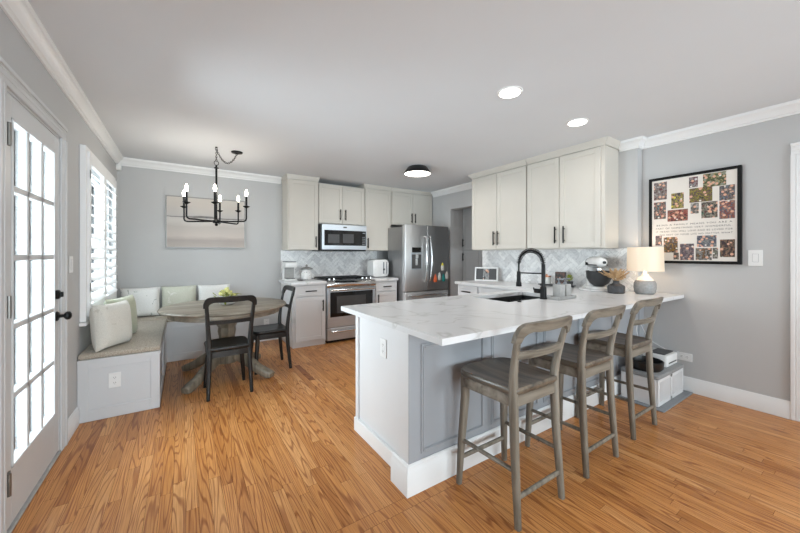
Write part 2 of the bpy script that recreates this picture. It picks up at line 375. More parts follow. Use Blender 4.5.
def solo(name, bm, m, loc, label, cat, group=None, smooth=35):
    """a thing that is one mesh; vertices in world coordinates, origin at loc"""
    bmesh.ops.translate(bm, verts=bm.verts, vec=-Vector(loc))
    o = obj(name, bm, m, None, smooth); o.location = loc; return tag(o, label, cat, group)
def struct(name, bm, m, parent=None, smooth=35):
    o = obj(name, bm, m, parent, smooth)
    if parent is None: o['kind'] = 'structure'
    return o
def dup(root, loc, rz=None, label=None, group=None):
    r = root.copy(); C.objects.link(r); r.location = loc
    if rz is not None: r.rotation_euler = (0, 0, rz)
    if label: r['label'] = label
    if group: r['group'] = group
    for ch in list(root.children):
        c = ch.copy(); C.objects.link(c); c.parent = r
        for g in list(ch.children):
            d = g.copy(); C.objects.link(d); d.parent = c
    return r

# ================================================================== the room
XL, XR, XK, YB, YF, ZC = -0.68, 4.02, 3.92, 5.30, -2.8, 2.50
YJ = 1.49                       # jog in the right wall
# floor: boards, one island each, along y, with one cross strip at the peninsula
bm = NB(); box(bm, XL-0.1, YF-0.1, -0.12, 5.2, YB+0.1, -0.004)
fl = struct('floor', bm, 'sub')
bm = NB(); pw = 0.057
def boards(xa, xb, ya, yb):
    x = xa
    while x < xb-1e-4:
        x1 = min(x+pw, xb); y = ya - R_.uniform(0, 0.9)
        while y < yb:
            ln = R_.uniform(0.45, 1.5); a, b = max(y, ya), min(y+ln, yb)
            if b-a > 0.002:
                g = 0.0006
                vs = [bm.verts.new(p) for p in ((x+g, a+g, 0), (x1-g, a+g, 0), (x1-g, b-g, 0), (x+g, b-g, 0))]
                bm.faces.new(vs)
            y += ln
        x = x1
boards(XL-0.05, 5.1, YF, 1.385); boards(XL-0.05, 5.1, 1.46, YB)
x = XL-0.05
while x < 5.1:
    x1 = min(x+R_.uniform(0.9, 1.6), 5.1)
    bm.faces.new([bm.verts.new(p) for p in ((x+.0006, 1.386, 0), (x1-.0006, 1.386, 0), (x1-.0006, 1.459, 0), (x+.0006, 1.459, 0))]); x = x1
obj('floor_boards', bm, 'floor', fl)
bm = NB(); box(bm, XL-0.15, YF-0.15, ZC, 5.2, YB+0.15, ZC+0.12); struct('ceiling', bm, 'ceiling')
# walls
DY0, DY1, DZ = 2.235, 3.055, 2.075            # French door opening
WY0, WY1, WZ0, WZ1 = 3.635, 4.80, 0.84, 2.10  # shuttered window opening
bm = NB(); t = 0.14
for y0, y1, z0, z1 in ((YF, DY0, 0, ZC), (DY0, DY1, DZ, ZC), (DY1, WY0, 0, ZC), (WY0, WY1, 0, WZ0), (WY0, WY1, WZ1, ZC), (WY1, YB, 0, ZC)):
    box(bm, XL-t, y0, z0, XL, y1, z1)
struct('wall_left', bm, 'wall')
bm = NB(); box(bm, XL-t, YB, 0, 5.1, YB+t, ZC); struct('wall_back', bm, 'wall')
OY0, OY1, OZ = 3.60, 4.45, 2.12              # opening to the pantry
RY0, RY1, RZ = -0.55, 0.385, 2.09            # doorway at the right edge
bm = NB()
for y0, y1, z0, z1 in ((YF, RY0, 0, ZC), (RY0, RY1, RZ, ZC), (RY1, OY0, 0, ZC), (OY0, OY1, OZ, ZC), (OY1, YB, 0, ZC)):
    box(bm, XR, y0, z0, XR+t, y1, z1)
box(bm, XK, YJ, 0, XR, OY0, ZC)
struct('wall_right', bm, 'wall')
bm = NB()
box(bm, XR+t, OY1, 0, 5.0, OY1+0.08, ZC); box(bm, XR+t, OY0-0.08, 0, 5.0, OY0, ZC); box(bm, 5.0, OY0-0.08, 0, 5.08, OY1+0.08, ZC)
struct('wall_pantry', bm, 'wall')
bm = NB(); fw = ((-0.30, 1.20), (2.05, 3.55))  # window openings made up in the unseen front wall for the fill
xs = [XL-t, fw[0][0], fw[0][1], fw[1][0], fw[1][1], XR+t]
for i in range(5):
    if i in (1, 3): box(bm, xs[i], YF-t, 0, xs[i+1], YF, 0.55); box(bm, xs[i], YF-t, 2.25, xs[i+1], YF, ZC)
    else: box(bm, xs[i], YF-t, 0, xs[i+1], YF, ZC)
struct('wall_front', bm, 'wall')
bm = NB(); box(bm, -9, -12, -0.3, XL-0.16, 12, -0.15); box(bm, XL-0.16, -12, -0.3, 12, YF-0.16, -0.15); struct('patio', bm, 'patio')

def run_profile(bm, p0, p1, prof, m0, m1):
    """sweep (d, z) profile from p0 to p1; d is measured to the left of the direction; m = +1 lengthens by d, -1 shortens"""
    p0, p1 = Vector((*p0, 0)), Vector((*p1, 0)); d = (p1-p0).normalized(); n = Vector((-d.y, d.x, 0))
    a = [p0 + n*q - d*(m0*q) + Vector((0, 0, z)) for q, z in prof]; b = [p1 + n*q + d*(m1*q) + Vector((0, 0, z)) for q, z in prof]
    strip(bm, [a, b])
e = 0.0006
CROWN = [(e, ZC-e), (e, 2.405), (0.012, 2.405), (0.014, 2.42), (0.024, 2.425), (0.032, 2.445), (0.05, 2.468), (0.066, 2.474), (0.07, 2.482), (0.07, ZC-e)]
BASE = [(e, e), (0.016, e), (0.016, 0.105), (0.012, 0.112), (0.011, 0.128), (0.006, 0.14), (e, 0.14)]
crowns = [((XL, YB), (XL, YF), -1, -1), ((1.268, YB), (XL, YB), 0, -1), ((XR, OY0), (XR, 4.93), 0, 0), ((XR, YF), (XR, YJ), -1, -1), ((XR, YJ), (XK, YJ), -1, 1), ((XK, YJ), (XK, 1.655), 1, 0), ((XL, YF), (XR, YF), -1, -1)]
for i, (a, b, m0, m1) in enumerate(crowns):
    bm = NB(); run_profile(bm, a, b, CROWN, m0, m1); struct('trim_%d' % (i+1), bm, 'trim')
bases = [('left', (XL, 3.465), (XL, 3.165), 0, 0), ('left_rear', (XL, 2.18), (XL, YF), 0, -1), ('back', (1.268, YB), (0.765, YB), 0, 0), ('right', (XR, 0.475), (XR, 1.43), 0, 0), ('right_rear', (XR, YF), (XR, -0.66), -1, 0), ('front', (XL, YF), (XR, YF), -1, -1)]
for nm, a, b, m0, m1 in bases:
    bm = NB(); run_profile(bm, a, b, BASE, m0, m1); struct('baseboard_'+nm, bm, 'trim')
def casing(bm, side, y0, y1, z1, w=0.088, z0=0.0, cap=True, sill=False):
    """flat casing with a raised back band round an opening in the left (+1) or right (-1) wall"""
    xw = XL if side > 0 else XR; s = side
    def pc(ya, yb, za, zb, d): box(bm, xw+s*e, ya, za, xw+s*d, yb, zb, 0.002)
    for ya, yb, oa, ob in ((y0-w, y0, y0-w-.001, y0-w+0.02), (y1, y1+w, y1+w-0.02, y1+w+.001)):
        pc(ya, yb, z0+e, z1, 0.012); pc(oa, ob, z0+e, z1, 0.020)
        pc(ya+w*0.30, ya+w*0.36, z0+e, z1, 0.015); pc(ya+w*0.62, ya+w*0.68, z0+e, z1, 0.015)
    pc(y0-w, y1+w, z1, z1+w, 0.012); pc(y0-w-.0015, y1+w+.0015, z1+w-0.02, z1+w+.001, 0.0205); pc(y0-w, y1+w, z1+w*0.3, z1+w*0.36, 0.015); pc(y0-w, y1+w, z1+w*.6, z1+w*.66, 0.015)
bm = NB(); casing(bm, 1, DY0, DY1, DZ)
box(bm, XL-t, DY0, 0.002, XL, DY0+0.012, DZ); box(bm, XL-t, DY1-0.012, 0.002, XL, DY1, DZ); box(bm, XL-t, DY0, DZ-0.012, XL, DY1, DZ)
struct('trim_11', bm, 'doorp')
bm = NB(); casing(bm, -1, RY0, RY1, RZ, 0.09); struct('trim_12', bm, 'trim')
bm = NB(); box(bm, XL-t, DY0+0.014, 0.001, XL+0.012, DY1-0.014, 0.016, 0.004); struct('trim_13', bm, 'concrete')

# French door
d = bpy.data.objects.new('door_1', None); C.objects.link(d); d.location = (XL, DY0, 0); d['kind'] = 'structure'
a0, a1, dz0, dz1 = DY0+0.015, DY1-0.015, 0.02, DZ-0.015
x0, x1 = XL-0.042, XL-0.002
g0, g1, h0, h1 = a0+0.075, a1-0.090, 0.285, 1.955
bm = NB()
box(bm, x0, a0, dz0, x1, g0, dz1, 0.002); box(bm, x0, g1, dz0, x1, a1, dz1, 0.002); box(bm, x0, g0, dz0, x1, g1, h0, 0.002); box(bm, x0, g0, h1, x1, g1, dz1, 0.002)
wobj('door_frame', bm, 'doorp', d)
bm = NB(); pwid = (g1-g0)/3; ph = (h1-h0)/5; mw = 0.015
for i in (1, 2): box(bm, x0+0.004, g0+pwid*i-mw, h0, x1+0.001, g0+pwid*i+mw, h1, 0.004)
for i in range(1, 5): box(bm, x0+0.004, g0, h0+ph*i-mw, x1+0.001, g1, h0+ph*i+mw, 0.004)
for ya, yb, za, zb in ((g0, g0+0.012, h0, h1), (g1-0.012, g1, h0, h1), (g0, g1, h0, h0+0.012), (g0, g1, h1-0.012, h1)): box(bm, x0+0.004, ya, za, x1+0.006, yb, zb, 0.003)
wobj('muntins', bm, 'doorp', d)
bm = NB(); box(bm, XL-0.026, g0+0.001, h0+0.001, XL-0.021, g1-0.001, h1-0.001); wobj('glass', bm, 'glass', d, label='fifteen-pane clear glass')
for z in (0.24, 1.06, 1.86):
    bm = NB(); box(bm, XL-0.002, a0+0.006, z-0.05, XL+0.006, a0+0.045, z+0.05, 0.001); cyl(bm, (XL+0.011, a0+0.008, z-0.052), (XL+0.011, a0+0.008, z+0.052), 0.008, n=12)
    wobj('hinge', bm, 'hinge', d)
for z, nm in ((0.905, 'door_knob'), (1.045, 'deadbolt')):
    bm = NB(); yk = a1-0.05
    def disc(prof, yk=yk, z=z):
        b2 = NB(); lathe(b2, prof, n=20); bmesh.ops.rotate(b2, verts=b2.verts, matrix=Matrix.Rotation(PI/2, 3, 'Y')); bmesh.ops.translate(b2, verts=b2.verts, vec=(XL-0.002, yk, z)); return b2
    b2 = disc([(0.031, 0), (0.031, 0.006), (0.024, 0.012), (0.011, 0.014), (0.010, 0.035), (0.022, 0.042), (0.028, 0.052), (0.026, 0.064), (0.014, 0.072), (0, 0.074)] if nm == 'door_knob' else [(0.03, 0), (0.03, 0.012), (0.025, 0.018), (0, 0.02)])
    if nm == 'deadbolt': box(b2, XL+0.016, yk-0.006, z-0.017, XL+0.032, yk+0.006, z+0.017, 0.003)
    wobj(nm, b2, 'black', d)
# doorway at right, closed by a plain white door set back in the wall
bm = NB(); box(bm, XR+0.05, RY0+0.01, 0.01, XR+0.09, RY1-0.01, RZ-0.01)
for za, zb in ((0.15, 0.95), (1.10, 1.95)):
    box(bm, XR+0.044, RY0+0.12, za, XR+0.05, RY1-0.12, zb, 0.003)
struct('door_2', bm, 'trim')

# window with shutters
w = bpy.data.objects.new('window_1', None); C.objects.link(w); w.location = (XL, WY0, WZ0); w['kind'] = 'structure'
bm = NB()
for ya, yb, za, zb in ((WY0, WY0+.05, WZ0, WZ1), (WY1-.05, WY1, WZ0, WZ1), (WY0, WY1, WZ0, WZ0+.05), (WY0, WY1, WZ1-.05, WZ1), ((WY0+WY1)/2-.03, (WY0+WY1)/2+.03, WZ0, WZ1), (WY0, WY1, 1.42, 1.47)):
    box(bm, XL-0.12, ya, za, XL-0.07, yb, zb)
wobj('window_frame', bm, 'trim', w)
bm = NB(); box(bm, XL-0.098, WY0+.01, WZ0+.01, XL-0.094, WY1-.01, WZ1-.01); wobj('glass', bm, 'glass', w)
bm = NB(); box(bm, XL+e, WY0-.11, WZ0-.10, XL+0.045, WY1+.11, WZ0-.073, .003); wobj('window_sill', bm, 'trim', w)
for i in (2, 3):  # added unseen windows that let the rear fill in
    xa, xb = fw[i-2]; w = bpy.data.objects.new('window_%d' % i, None); C.objects.link(w); w.location = (xa, YF, 0.55); w['kind'] = 'structure'
    bm = NB()
    for u0, u1, za, zb in ((xa, xa+.06, .55, 2.25), (xb-.06, xb, .55, 2.25), (xa, xb, .55, .61), (xa, xb, 2.19, 2.25), (xa, xb, 1.37, 1.42)): box(bm, u0, YF-.10, za, u1, YF-.04, zb)
    wobj('window_frame', bm, 'trim', w)
    bm = NB(); box(bm, xa+.01, YF-.074, .56, xb-.01, YF-.07, 2.24); wobj('glass', bm, 'glass', w)
def shutter(y0, y1, label):
    s = thing('window_shutter', label, 'shutter', (XL+0.03, y0, WZ0), 0, 'shutter panels in the window')
    xa, xb = XL+0.028, XL+0.056
    bm = NB(); st = 0.05
    box(bm, xa, y0, WZ0-.03, xb, y0+st, WZ1+.03, .002); box(bm, xa, y1-st, WZ0-.03, xb, y1, WZ1+.03, .002)
    box(bm, xa, y0+st, WZ0-.03, xb, y1-st, WZ0+.06, .002); box(bm, xa, y0+st, WZ1-.06, xb, y1-st, WZ1+.03, .002)
    wobj('shutter_frame', bm, 'trim', s)
    bm = NB(); z = WZ0+.10
    while z < WZ1-.08:
        a = math.radians(42); cx = (xa+xb)/2; hw = 0.042
        p = [(cx+math.cos(a)*k*hw - math.sin(a)*q, z+math.sin(a)*k*hw*-1 - math.cos(a)*q) for k, q in ((-1, 0), (0, .006), (1, 0), (0, -.006))]
        lo = [bm.verts.new((x, y0+st+.002, zz)) for x, zz in p]; hi = [bm.verts.new((x, y1-st-.002, zz)) for x, zz in p]
        bridge(bm, lo, hi); bm.faces.new(lo[::-1]); bm.faces.new(hi); z += 0.0865
    wobj('louvers', bm, 'trim', s, 60)
    for zz in (WZ0+.2, WZ1-.15):
        bm = NB(); yh = y0 if y0 < 4.2 else y1; box(bm, xb, yh-.004, zz-.035, xb+.004, yh+.018, zz+.035, .001); wobj('hinge', bm, 'hinge', s)
bm = NB()
for ya_, yb_, za_, zb_ in ((WY0-.095, WY0-.058, WZ0-.07, WZ1+.07), (WY1+.058, WY1+.095, WZ0-.07, WZ1+.07), (WY0-.058, WY1+.058, WZ1+.033, WZ1+.07), (WY0-.058, WY1+.058, WZ0-.07, WZ0-.033)): box(bm, XL+.001, ya_, za_, XL+.040, yb_, zb_, .003)
wobj('shutter_surround', bm, 'trim', bpy.data.objects['window_1'])
ym = (WY0+WY1)/2
shutter(WY0-.055, ym-.002, 'white louvered shutter panel nearest the French door')
shutter(ym+.002, WY1+.055, 'white louvered shutter panel nearest the room corner')

# herringbone marble backsplash
def clip(poly, axis, val, keep_less):
    out = []; n = len(poly)
    for i in range(n):
        a, b = poly[i], poly[(i+1) % n]; ia = (a[axis] <= val) == keep_less; ib = (b[axis] <= val) == keep_less
        if ia: out.append(a)
        if ia != ib:
            k = (val-a[axis])/(b[axis]-a[axis]); out.append((a[0]+k*(b[0]-a[0]), a[1]+k*(b[1]-a[1])))
    return out
def herringbone(name, u0, u1, z0, z1, place, L=0.15, B=0.05):
    bm = NB(); g = 0.0015
    for i in range(-60, 61):
        for j in range(-60, 61):
            for rect in ((0, 0, L, B), (0, B, B, B+L)):
                ox = i*B + j*L; oy = i*B - j*L
                q = [(ox+rect[0]+g, oy+rect[1]+g), (ox+rect[2]-g, oy+rect[1]+g), (ox+rect[2]-g, oy+rect[3]-g), (ox+rect[0]+g, oy+rect[3]-g)]
                c = math.sqrt(0.5); q = [((x-y)*c+(u0+u1)/2, (x+y)*c+(z0+z1)/2) for x, y in q]
                for ax, v, k in ((0, u0, False), (0, u1, True), (1, z0, False), (1, z1, True)):
                    q = clip(q, ax, v, k)
                    if len(q) < 3: break
                if len(q) >= 3: bm.faces.new([bm.verts.new(place(a, b, 0.006)) for a, b in q])
    tl = NB(); c0, c1 = place(u0, z0, 0.0006), place(u1, z1, 0.0045); box(tl, *c0, *c1)
    r = struct(name, tl, 'grout'); obj('tiles', bm, 'tile', r); return r
herringbone('trim_14', 1.27, 2.985, 0.9205, 1.372, lambda u, z, d: (u, YB-d, z))
herringbone('trim_15', YJ+.01, 3.598, 0.9205, 1.372, lambda u, z, d: (XK-d, u, z))

# ================================================================== cabinets
def shaker(bm, x0, z0, x1, z1, y0=0.0, t=0.02, fr=0.055, rec=0.007):
    box(bm, x0, y0, z0, x0+fr, y0+t, z1, .0015); box(bm, x1-fr, y0, z0, x1, y0+t, z1, .0015)
    box(bm, x0+fr, y0, z0, x1-fr, y0+t, z0+fr, .0015); box(bm, x0+fr, y0, z1-fr, x1-fr, y0+t, z1, .0015)
    box(bm, x0+fr-.002, y0+rec, z0+fr-.002, x1-fr+.002, y0+t, z1-fr+.002)
def handle_bm(x, z, ln, vert, y0=0.0):
    bm = NB(); yy = y0-.03; h = ln/2
    if vert:
        cyl(bm, (x, yy, z-h), (x, yy, z+h), .0085, n=10)
        for s in (-.7, .7): cyl(bm, (x, yy, z+s*h), (x, y0-.0002, z+s*h), .0055, n=8)
    else:
        cyl(bm, (x-h, yy, z), (x+h, yy, z), .0085, n=10)
        for s in (-.7, .7): cyl(bm, (x+s*h, yy, z), (x+s*h, y0-.0002, z), .0055, n=8)
    return bm
def cabinet(name, label, loc, rz, w, dep, z0, z1, doors=(), drawers=(), m='cream', group=None, crown=None, toe=False, side_rail=False, hm='matte'):
    c = thing(name, label, 'cabinet', loc, rz, group)
    bm = NB(); box(bm, 0, .022, z0, w, dep, z1, .001)
    if toe: box(bm, 0.002, .030, 0.001, w-.002, dep, z0, 0)
    obj('body', bm, m, c)
    for (x0, x1, a, b, hx, hz, hl) in doors:
        bm = NB(); shaker(bm, x0, a, x1, b); dd = obj('door', bm, m, c)
        if hl: obj('handle', handle_bm(hx, hz, hl, True), hm, dd, label='black bar handle' if hm == 'matte' else None)
    for (x0, x1, a, b, hl) in drawers:
        bm = NB(); shaker(bm, x0, a, x1, b, fr=.032); dd = obj('drawer', bm, m, c)
        if hl: obj('handle', handle_bm((x0+x1)/2, (a+b)/2, hl, False), hm, dd, label='black bar handle')
    if crown:
        bm = NB(); cp = .4 if loc[1] > 4.5 else 1.0; p = [(0.0, z1+.001), (-.012*cp, z1+.001), (-.016*cp, z1+.02), (-.045*cp, z1+.05), (-.05*cp, ZC-e), (0.0, ZC-e)]
        # front run with returns
        l, r = crown; secs = []
        if l: secs.append([(q, dep, z) for q, z in p])
        secs.append([(q if l else 0.0, (.022+q) if True else 0, z) for q, z in p])
        secs.append([(w-q if r else w, .022+q, z) for q, z in p])
        if r: secs.append([(w-q, dep, z) for q, z in p])
        strip(bm, secs); bmesh.ops.translate(bm, verts=bm.verts, vec=(0, 0, 0)); obj('crown_molding', bm, m, c)
    return c
G1 = 'upper cabinets on the back wall'
yf = 4.95
ZT = 2.432
cabinet('wall_cabinet', 'tall cream single-door wall cabinet left of the microwave', (1.29, yf, 0), 0, .462, YB-.002-yf, 1.375, ZT, [(.015, .452, 1.385, 2.42, .415, 1.50, .17)], group=G1, crown=(True, True))
cabinet('wall_cabinet', 'short cream two-door wall cabinet above the microwave', (1.756, yf+.01, 0), 0, .80, YB-.012-yf, 1.79, 2.425, [(.008, .398, 1.80, 2.41, .355, 1.945, .17), (.402, .792, 1.80, 2.41, .445, 1.945, .17)], group=G1)
cabinet('wall_cabinet', 'tall cream single-door wall cabinet between microwave and fridge', (2.56, yf, 0), 0, .52, YB-.002-yf, 1.375, ZT, [(.010, .505, 1.385, 2.42, .045, 1.50, .17)], group=G1, crown=(True, False))
cabinet('wall_cabinet', 'short cream two-door cabinet above the refrigerator', (3.084, yf, 0), 0, .93, YB-.002-yf, 1.84, ZT, [(.012, .462, 1.85, 2.42, .425, 1.975, .17), (.467, .915, 1.85, 2.42, .505, 1.975, .17)], group=G1, crown=(False, False))
G2 = 'lower cabinets on the back wall'
yb = 4.60
cabinet('base_cabinet', 'white base cabinet with drawer and door left of the range', (1.268, yb, 0), 0, .475, YB-.022-yb, .05, .878, [(.03, .46, .085, .70, .42, .575, .16)], [(.03, .46, .715, .865, .16)], 'white', G2, toe=True)
cabinet('base_cabinet', 'white base cabinet with drawer and door between range and fridge', (2.556, yb, 0), 0, .425, YB-.022-yb, .05, .878, [(.015, .41, .085, .70, .05, .595, .15)], [(.015, .41, .715, .865, .15)], 'white', G2, toe=True)
for xa, xb, lb in ((1.235, 1.742, 'short white quartz countertop left of the range under the coffee maker'), (2.558, 2.984, 'short white quartz countertop right of the range under the toaster')):
    bm = NB(); box(bm, xa, yb-.025, .88, xb, YB-.007, .92, .003, 2); solo('countertop', bm, 'quartz', (xa, yb, .88), lb, 'countertop', 'countertops beside the range')
# right wall uppers (front faces -x: local x runs toward -y)
G3 = 'upper cabinets over the sink side counter'
xf = 3.60; dp = XK-.002-xf
ya, yb2, yc = 3.523, 2.581, 1.668
L1 = [(.008, ya-3.055, 1.385, 2.42, ya-3.088, 1.53, .19), (ya-3.049, ya-2.590, 1.385, 2.42, ya-3.018, 1.53, .19)]
L2 = [(.010, 2.577-2.154, 1.385, 2.42, 2.577-2.187, 1.53, .19), (2.577-2.146, 2.577-1.705, 1.385, 2.42, 2.577-2.085, 1.53, .19)]
cabinet('wall_cabinet', 'cream two-door wall cabinet nearest the fridge above the sink side counter', (xf, ya, 0), -PI/2, ya-yb2-.002, dp, 1.372, ZT, L1, group=G3, crown=(True, False))
cabinet('wall_cabinet', 'cream two-door wall cabinet nearest the photo collage, end panel showing', (xf, 2.577, 0), -PI/2, 2.577-yc, dp, 1.372, ZT, L2, group=G3, crown=(False, True))
# lower cabinets under the right counter
G4 = 'lower cabinets under the sink side counter'
cabinet('base_cabinet', 'white drawer base cabinet at the far end of the sink side counter', (3.29, 3.50, 0), -PI/2, .40, XK-.012-3.29, .05, .885, [(.015, .385, .085, .70, .35, .6, .16)], [(.015, .385, .715, .868, .16)], 'white', G4, toe=True)
cabinet('base_cabinet', 'white base cabinet beside the peninsula below the spice tray', (3.29, 3.098, 0), -PI/2, .84, XK-.012-3.29, .05, .885, [(.01, .415, .085, .70, .375, .6, .16), (.42, .83, .085, .70, .46, .6, .16)], [(.01, .415, .715, .868, .16), (.42, .83, .715, .868, .16)], 'white', G4, toe=True)
# pantry cabinet in the alcove
cabinet('pantry_cabinet', 'tall grey pantry cabinet inside the dark doorway by the fridge', (4.30, 4.435, 0), -PI/2, .80, .55, .06, 2.30, [(.01, .395, .10, 1.385, .035, 1.263, .14), (.01, .395, 1.395, 2.28, .035, 1.52, .14), (.40, .79, .10, 1.385, .765, 1.263, .14), (.40, .79, 1.395, 2.28, .765, 1.52, .14)], (), 'pantry', toe=True)

# ------------------------------------------------------------------ peninsula
p = thing('kitchen_peninsula', 'white and grey paneled peninsula base behind the three stools', 'kitchen island', (1.084, 1.47, 0))
bm = NB(); box(bm, 1.084, 1.475, .002, 3.915, 2.22, .68); box(bm, 1.084, 1.475, .68, 2.17, 2.22, .887); box(bm, 2.95, 1.475, .68, 3.915, 2.22, .887); box(bm, 2.17, 1.475, .68, 2.95, 1.715, .887); box(bm, 2.17, 2.17, .68, 2.95, 2.22, .887); wobj('body', bm, 'white', p)
bm = NB(); box(bm, 1.0205, 1.4625, .10, 1.10, 1.4655, .887); box(bm, 1.10, 1.468, .10, 3.915, 1.475, .887); box(bm, 3.917, 1.468, .0, 4.015, 1.484, .887); wobj('front_panel', bm, 'greyp', p, label='grey wainscot front')
bm = NB(); box(bm, 1.020, 1.466, .002, 1.10, 1.588, .887, .002); wobj('pillar', bm, 'white', p)
bm = NB(); box(bm, 1.070, 2.185, .002, 1.0835, 2.225, .887, .002); box(bm, 1.074, 1.59, .845, 1.0835, 2.185, .887, .002); wobj('end_trim', bm, 'white', p)
x = 1.105
while x < 3.9:
    x1 = min(x+.505, 3.90); bm = NB()
    if x1-x > .2:
        for q in (0, .011):
            i0 = q; wd = .024 if q == 0 else .010; th = .007 if q == 0 else .012
            a, b, c, dd = x+i0, x1-i0, .195+i0, .805-i0
            for u0, u1, v0, v1 in ((a, a+wd, c, dd), (b-wd, b, c, dd), (a+wd, b-wd, c, c+wd), (a+wd, b-wd, dd-wd, dd)): box(bm, u0, 1.468-th, v0, u1, 1.468, v1, .002)
        wobj('wainscot_molding', bm, 'greyp', p)
    else: bm.free()
    x += .572
bm = NB(); PB = [(e, .002), (0.022, .002), (0.022, .125), (0.016, .135), (0.014, .155), (0.005, .165), (e, .165)]
PBN = [(-q, z) for q, z in PB]; run_profile(bm, (1.020, 1.4655), (3.915, 1.4655), PBN, -1, 0); run_profile(bm, (1.0195, 1.612), (1.0195, 1.466), PBN, 0, -1); wobj('baseboard', bm, 'trim', p)
bm = NB(); box(bm, 1.020, 1.5885, .002, 1.0835, 1.612, .125, .002); box(bm, 1.060, 1.6125, .002, 1.0835, 2.232, .10, .003); wobj('plinth', bm, 'trim', p)
for x0 in (1.12, 1.66, 2.20, 2.74):
    bm = NB(); shaker(bm, x0, .10, x0+.53, .865, 2.2205, .018); wobj('door', bm, 'white', p)
# worktop of peninsula and right counter, one L-shaped slab with the sink cut out
def slab(xs, ys, keep, z0, z1):
    bm = NB(); g = {}
    def V(i, j, z):
        if (i, j, z) not in g: g[(i, j, z)] = bm.verts.new((xs[i], ys[j], z))
        return g[(i, j, z)]
    n, m = len(xs)-1, len(ys)-1
    K = lambda i, j: 0 <= i < n and 0 <= j < m and keep((xs[i]+xs[i+1])/2, (ys[j]+ys[j+1])/2)
    for i in range(n):
        for j in range(m):
            if not K(i, j): continue
            bm.faces.new((V(i, j, z1), V(i+1, j, z1), V(i+1, j+1, z1), V(i, j+1, z1))); bm.faces.new((V(i, j, z0), V(i, j+1, z0), V(i+1, j+1, z0), V(i+1, j, z0)))
            for di, dj, a, b in ((0, -1, (i, j), (i+1, j)), (1, 0, (i+1, j), (i+1, j+1)), (0, 1, (i+1, j+1), (i, j+1)), (-1, 0, (i, j+1), (i, j))):
                if not K(i+di, j+dj): bm.faces.new((V(*a, z0), V(*b, z0), V(*b, z1), V(*a, z1)))
    es = [e_ for e_ in bm.edges if len(e_.link_faces) == 2 and e_.calc_face_angle() > 1.0]
    bmesh.ops.bevel(bm, geom=es, offset=.003, segments=2, affect='EDGES', profile=.5)
    return bm
SX0, SX1, SY0, SY1 = 2.19, 2.93, 1.735, 2.15
inpoly = lambda x, y: (y < YJ-.004 or x < XK-.007) and (y < 2.285 or x > 3.262) and not (SX0 < x < SX1 and SY0 < y < SY1)
solo('countertop', slab([.98, SX0, SX1, 3.262, XK-.007, 4.016], [1.14, YJ-.004, SY0, SY1, 2.285, 3.52], inpoly, .888, .92), 'quartz', (.98, 1.14, .888), 'large white veined quartz countertop over the peninsula and sink side counter', 'countertop', smooth=25)
# sink and faucet
k = thing('kitchen_sink', 'black undermount sink basin set in the white peninsula top', 'sink', (2.56, 1.94, .70))
bm = NB(); z0, zt, th = .70, .886, .008
for q in ((SX0-.004, SY0-.004, z0, SX0+.004, SY1+.004, zt), (SX1-.004, SY0-.004, z0, SX1+.004, SY1+.004, zt), (SX0, SY0-.004, z0, SX1, SY0+.004, zt), (SX0, SY1-.004, z0, SX1, SY1+.004, zt), (SX0-.004, SY0-.004, z0-.008, SX1+.004, SY1+.004, z0)): box(bm, *q)
wobj('basin', bm, 'sinkm', k)
bm = NB(); lathe(bm, [(.045, 0), (.045, .003), (.03, .004), (.028, .001), (0, .001)], (2.56, 1.94, z0+.0005)); wobj('drain', bm, 'chrome', k)
bm = NB(); box(bm, 2.70, SY0+.01, .835, 2.90, SY1-.01, .85, .004); [box(bm, 2.715+i*.03, SY0+.012, .85, 2.722+i*.03, SY1-.012, .856) for i in range(6)]; wobj('drain_shelf', bm, 'blackp', k, label='black drying rack ledge')
f = thing('kitchen_faucet', 'tall black spring pull-down faucet behind the sink', 'faucet', (2.60, 1.695, .921))
bm = NB(); lathe(bm, [(.03, 0), (.03, .008), (.026, .012), (.026, .10), (.02, .106), (.0165, .11), (.0165, .30), (0, .30)], (2.60, 1.695, .921), 20); wobj('faucet_body', bm, 'black', f)
arc = [(2.60, 1.695, 1.221)] + [(2.60, 1.695+.125*(1-math.cos(a)), 1.221+.12*math.sin(a)) for a in [PI*i/16 for i in range(1, 16)]] + [(2.60, 1.945, 1.221), (2.60, 1.945, 1.14)]
bm = NB(); tube(bm, arc, .0085, 10)
fr = frames(arc)
wobj('hose', bm, 'black', f)
bm = NB(); hel = []
pts = [Vector(q) for q in arc[:-1]]
cum = [0]
for a, b in zip(pts, pts[1:]): cum.append(cum[-1]+(b-a).length)
turns = 24; N = turns*10
for i in range(N+1):
    s = cum[-1]*i/N; j = max(q for q in range(len(cum)) if cum[q] <= s+1e-9); j = min(j, len(pts)-2)
    kq = (s-cum[j])/(cum[j+1]-cum[j]); c0 = pts[j].lerp(pts[j+1], kq); tg = (pts[j+1]-pts[j]).normalized()
    u = Vector((1, 0, 0)); w_ = tg.cross(u); an = 2*PI*turns*i/N; hel.append(c0+u*(.019*math.cos(an))+w_*(.019*math.sin(an)))
tube(bm, hel, .0032, 5); wobj('spring', bm, 'black', f)
bm = NB(); lathe(bm, [(.014, .14), (.017, .13), (.018, .05), (.024, .03), (.026, .004), (.024, 0), (0, 0)][::-1], (2.60, 1.945, 1.01), 18); wobj('spray_head', bm, 'black', f)
bm = NB(); tube(bm, [(2.60, 1.695, 1.14), (2.60, 1.945, 1.135)], .006, 8); wobj('support_arm', bm, 'black', f)
bm = NB(); cyl(bm, (2.60, 1.72, .985), (2.60, 1.775, .985), .02, n=16); tube(bm, [(2.60, 1.775, .985), (2.60, 1.785, .99), (2.60, 1.79, 1.012)], .006, 8); wobj('lever', bm, 'black', f)
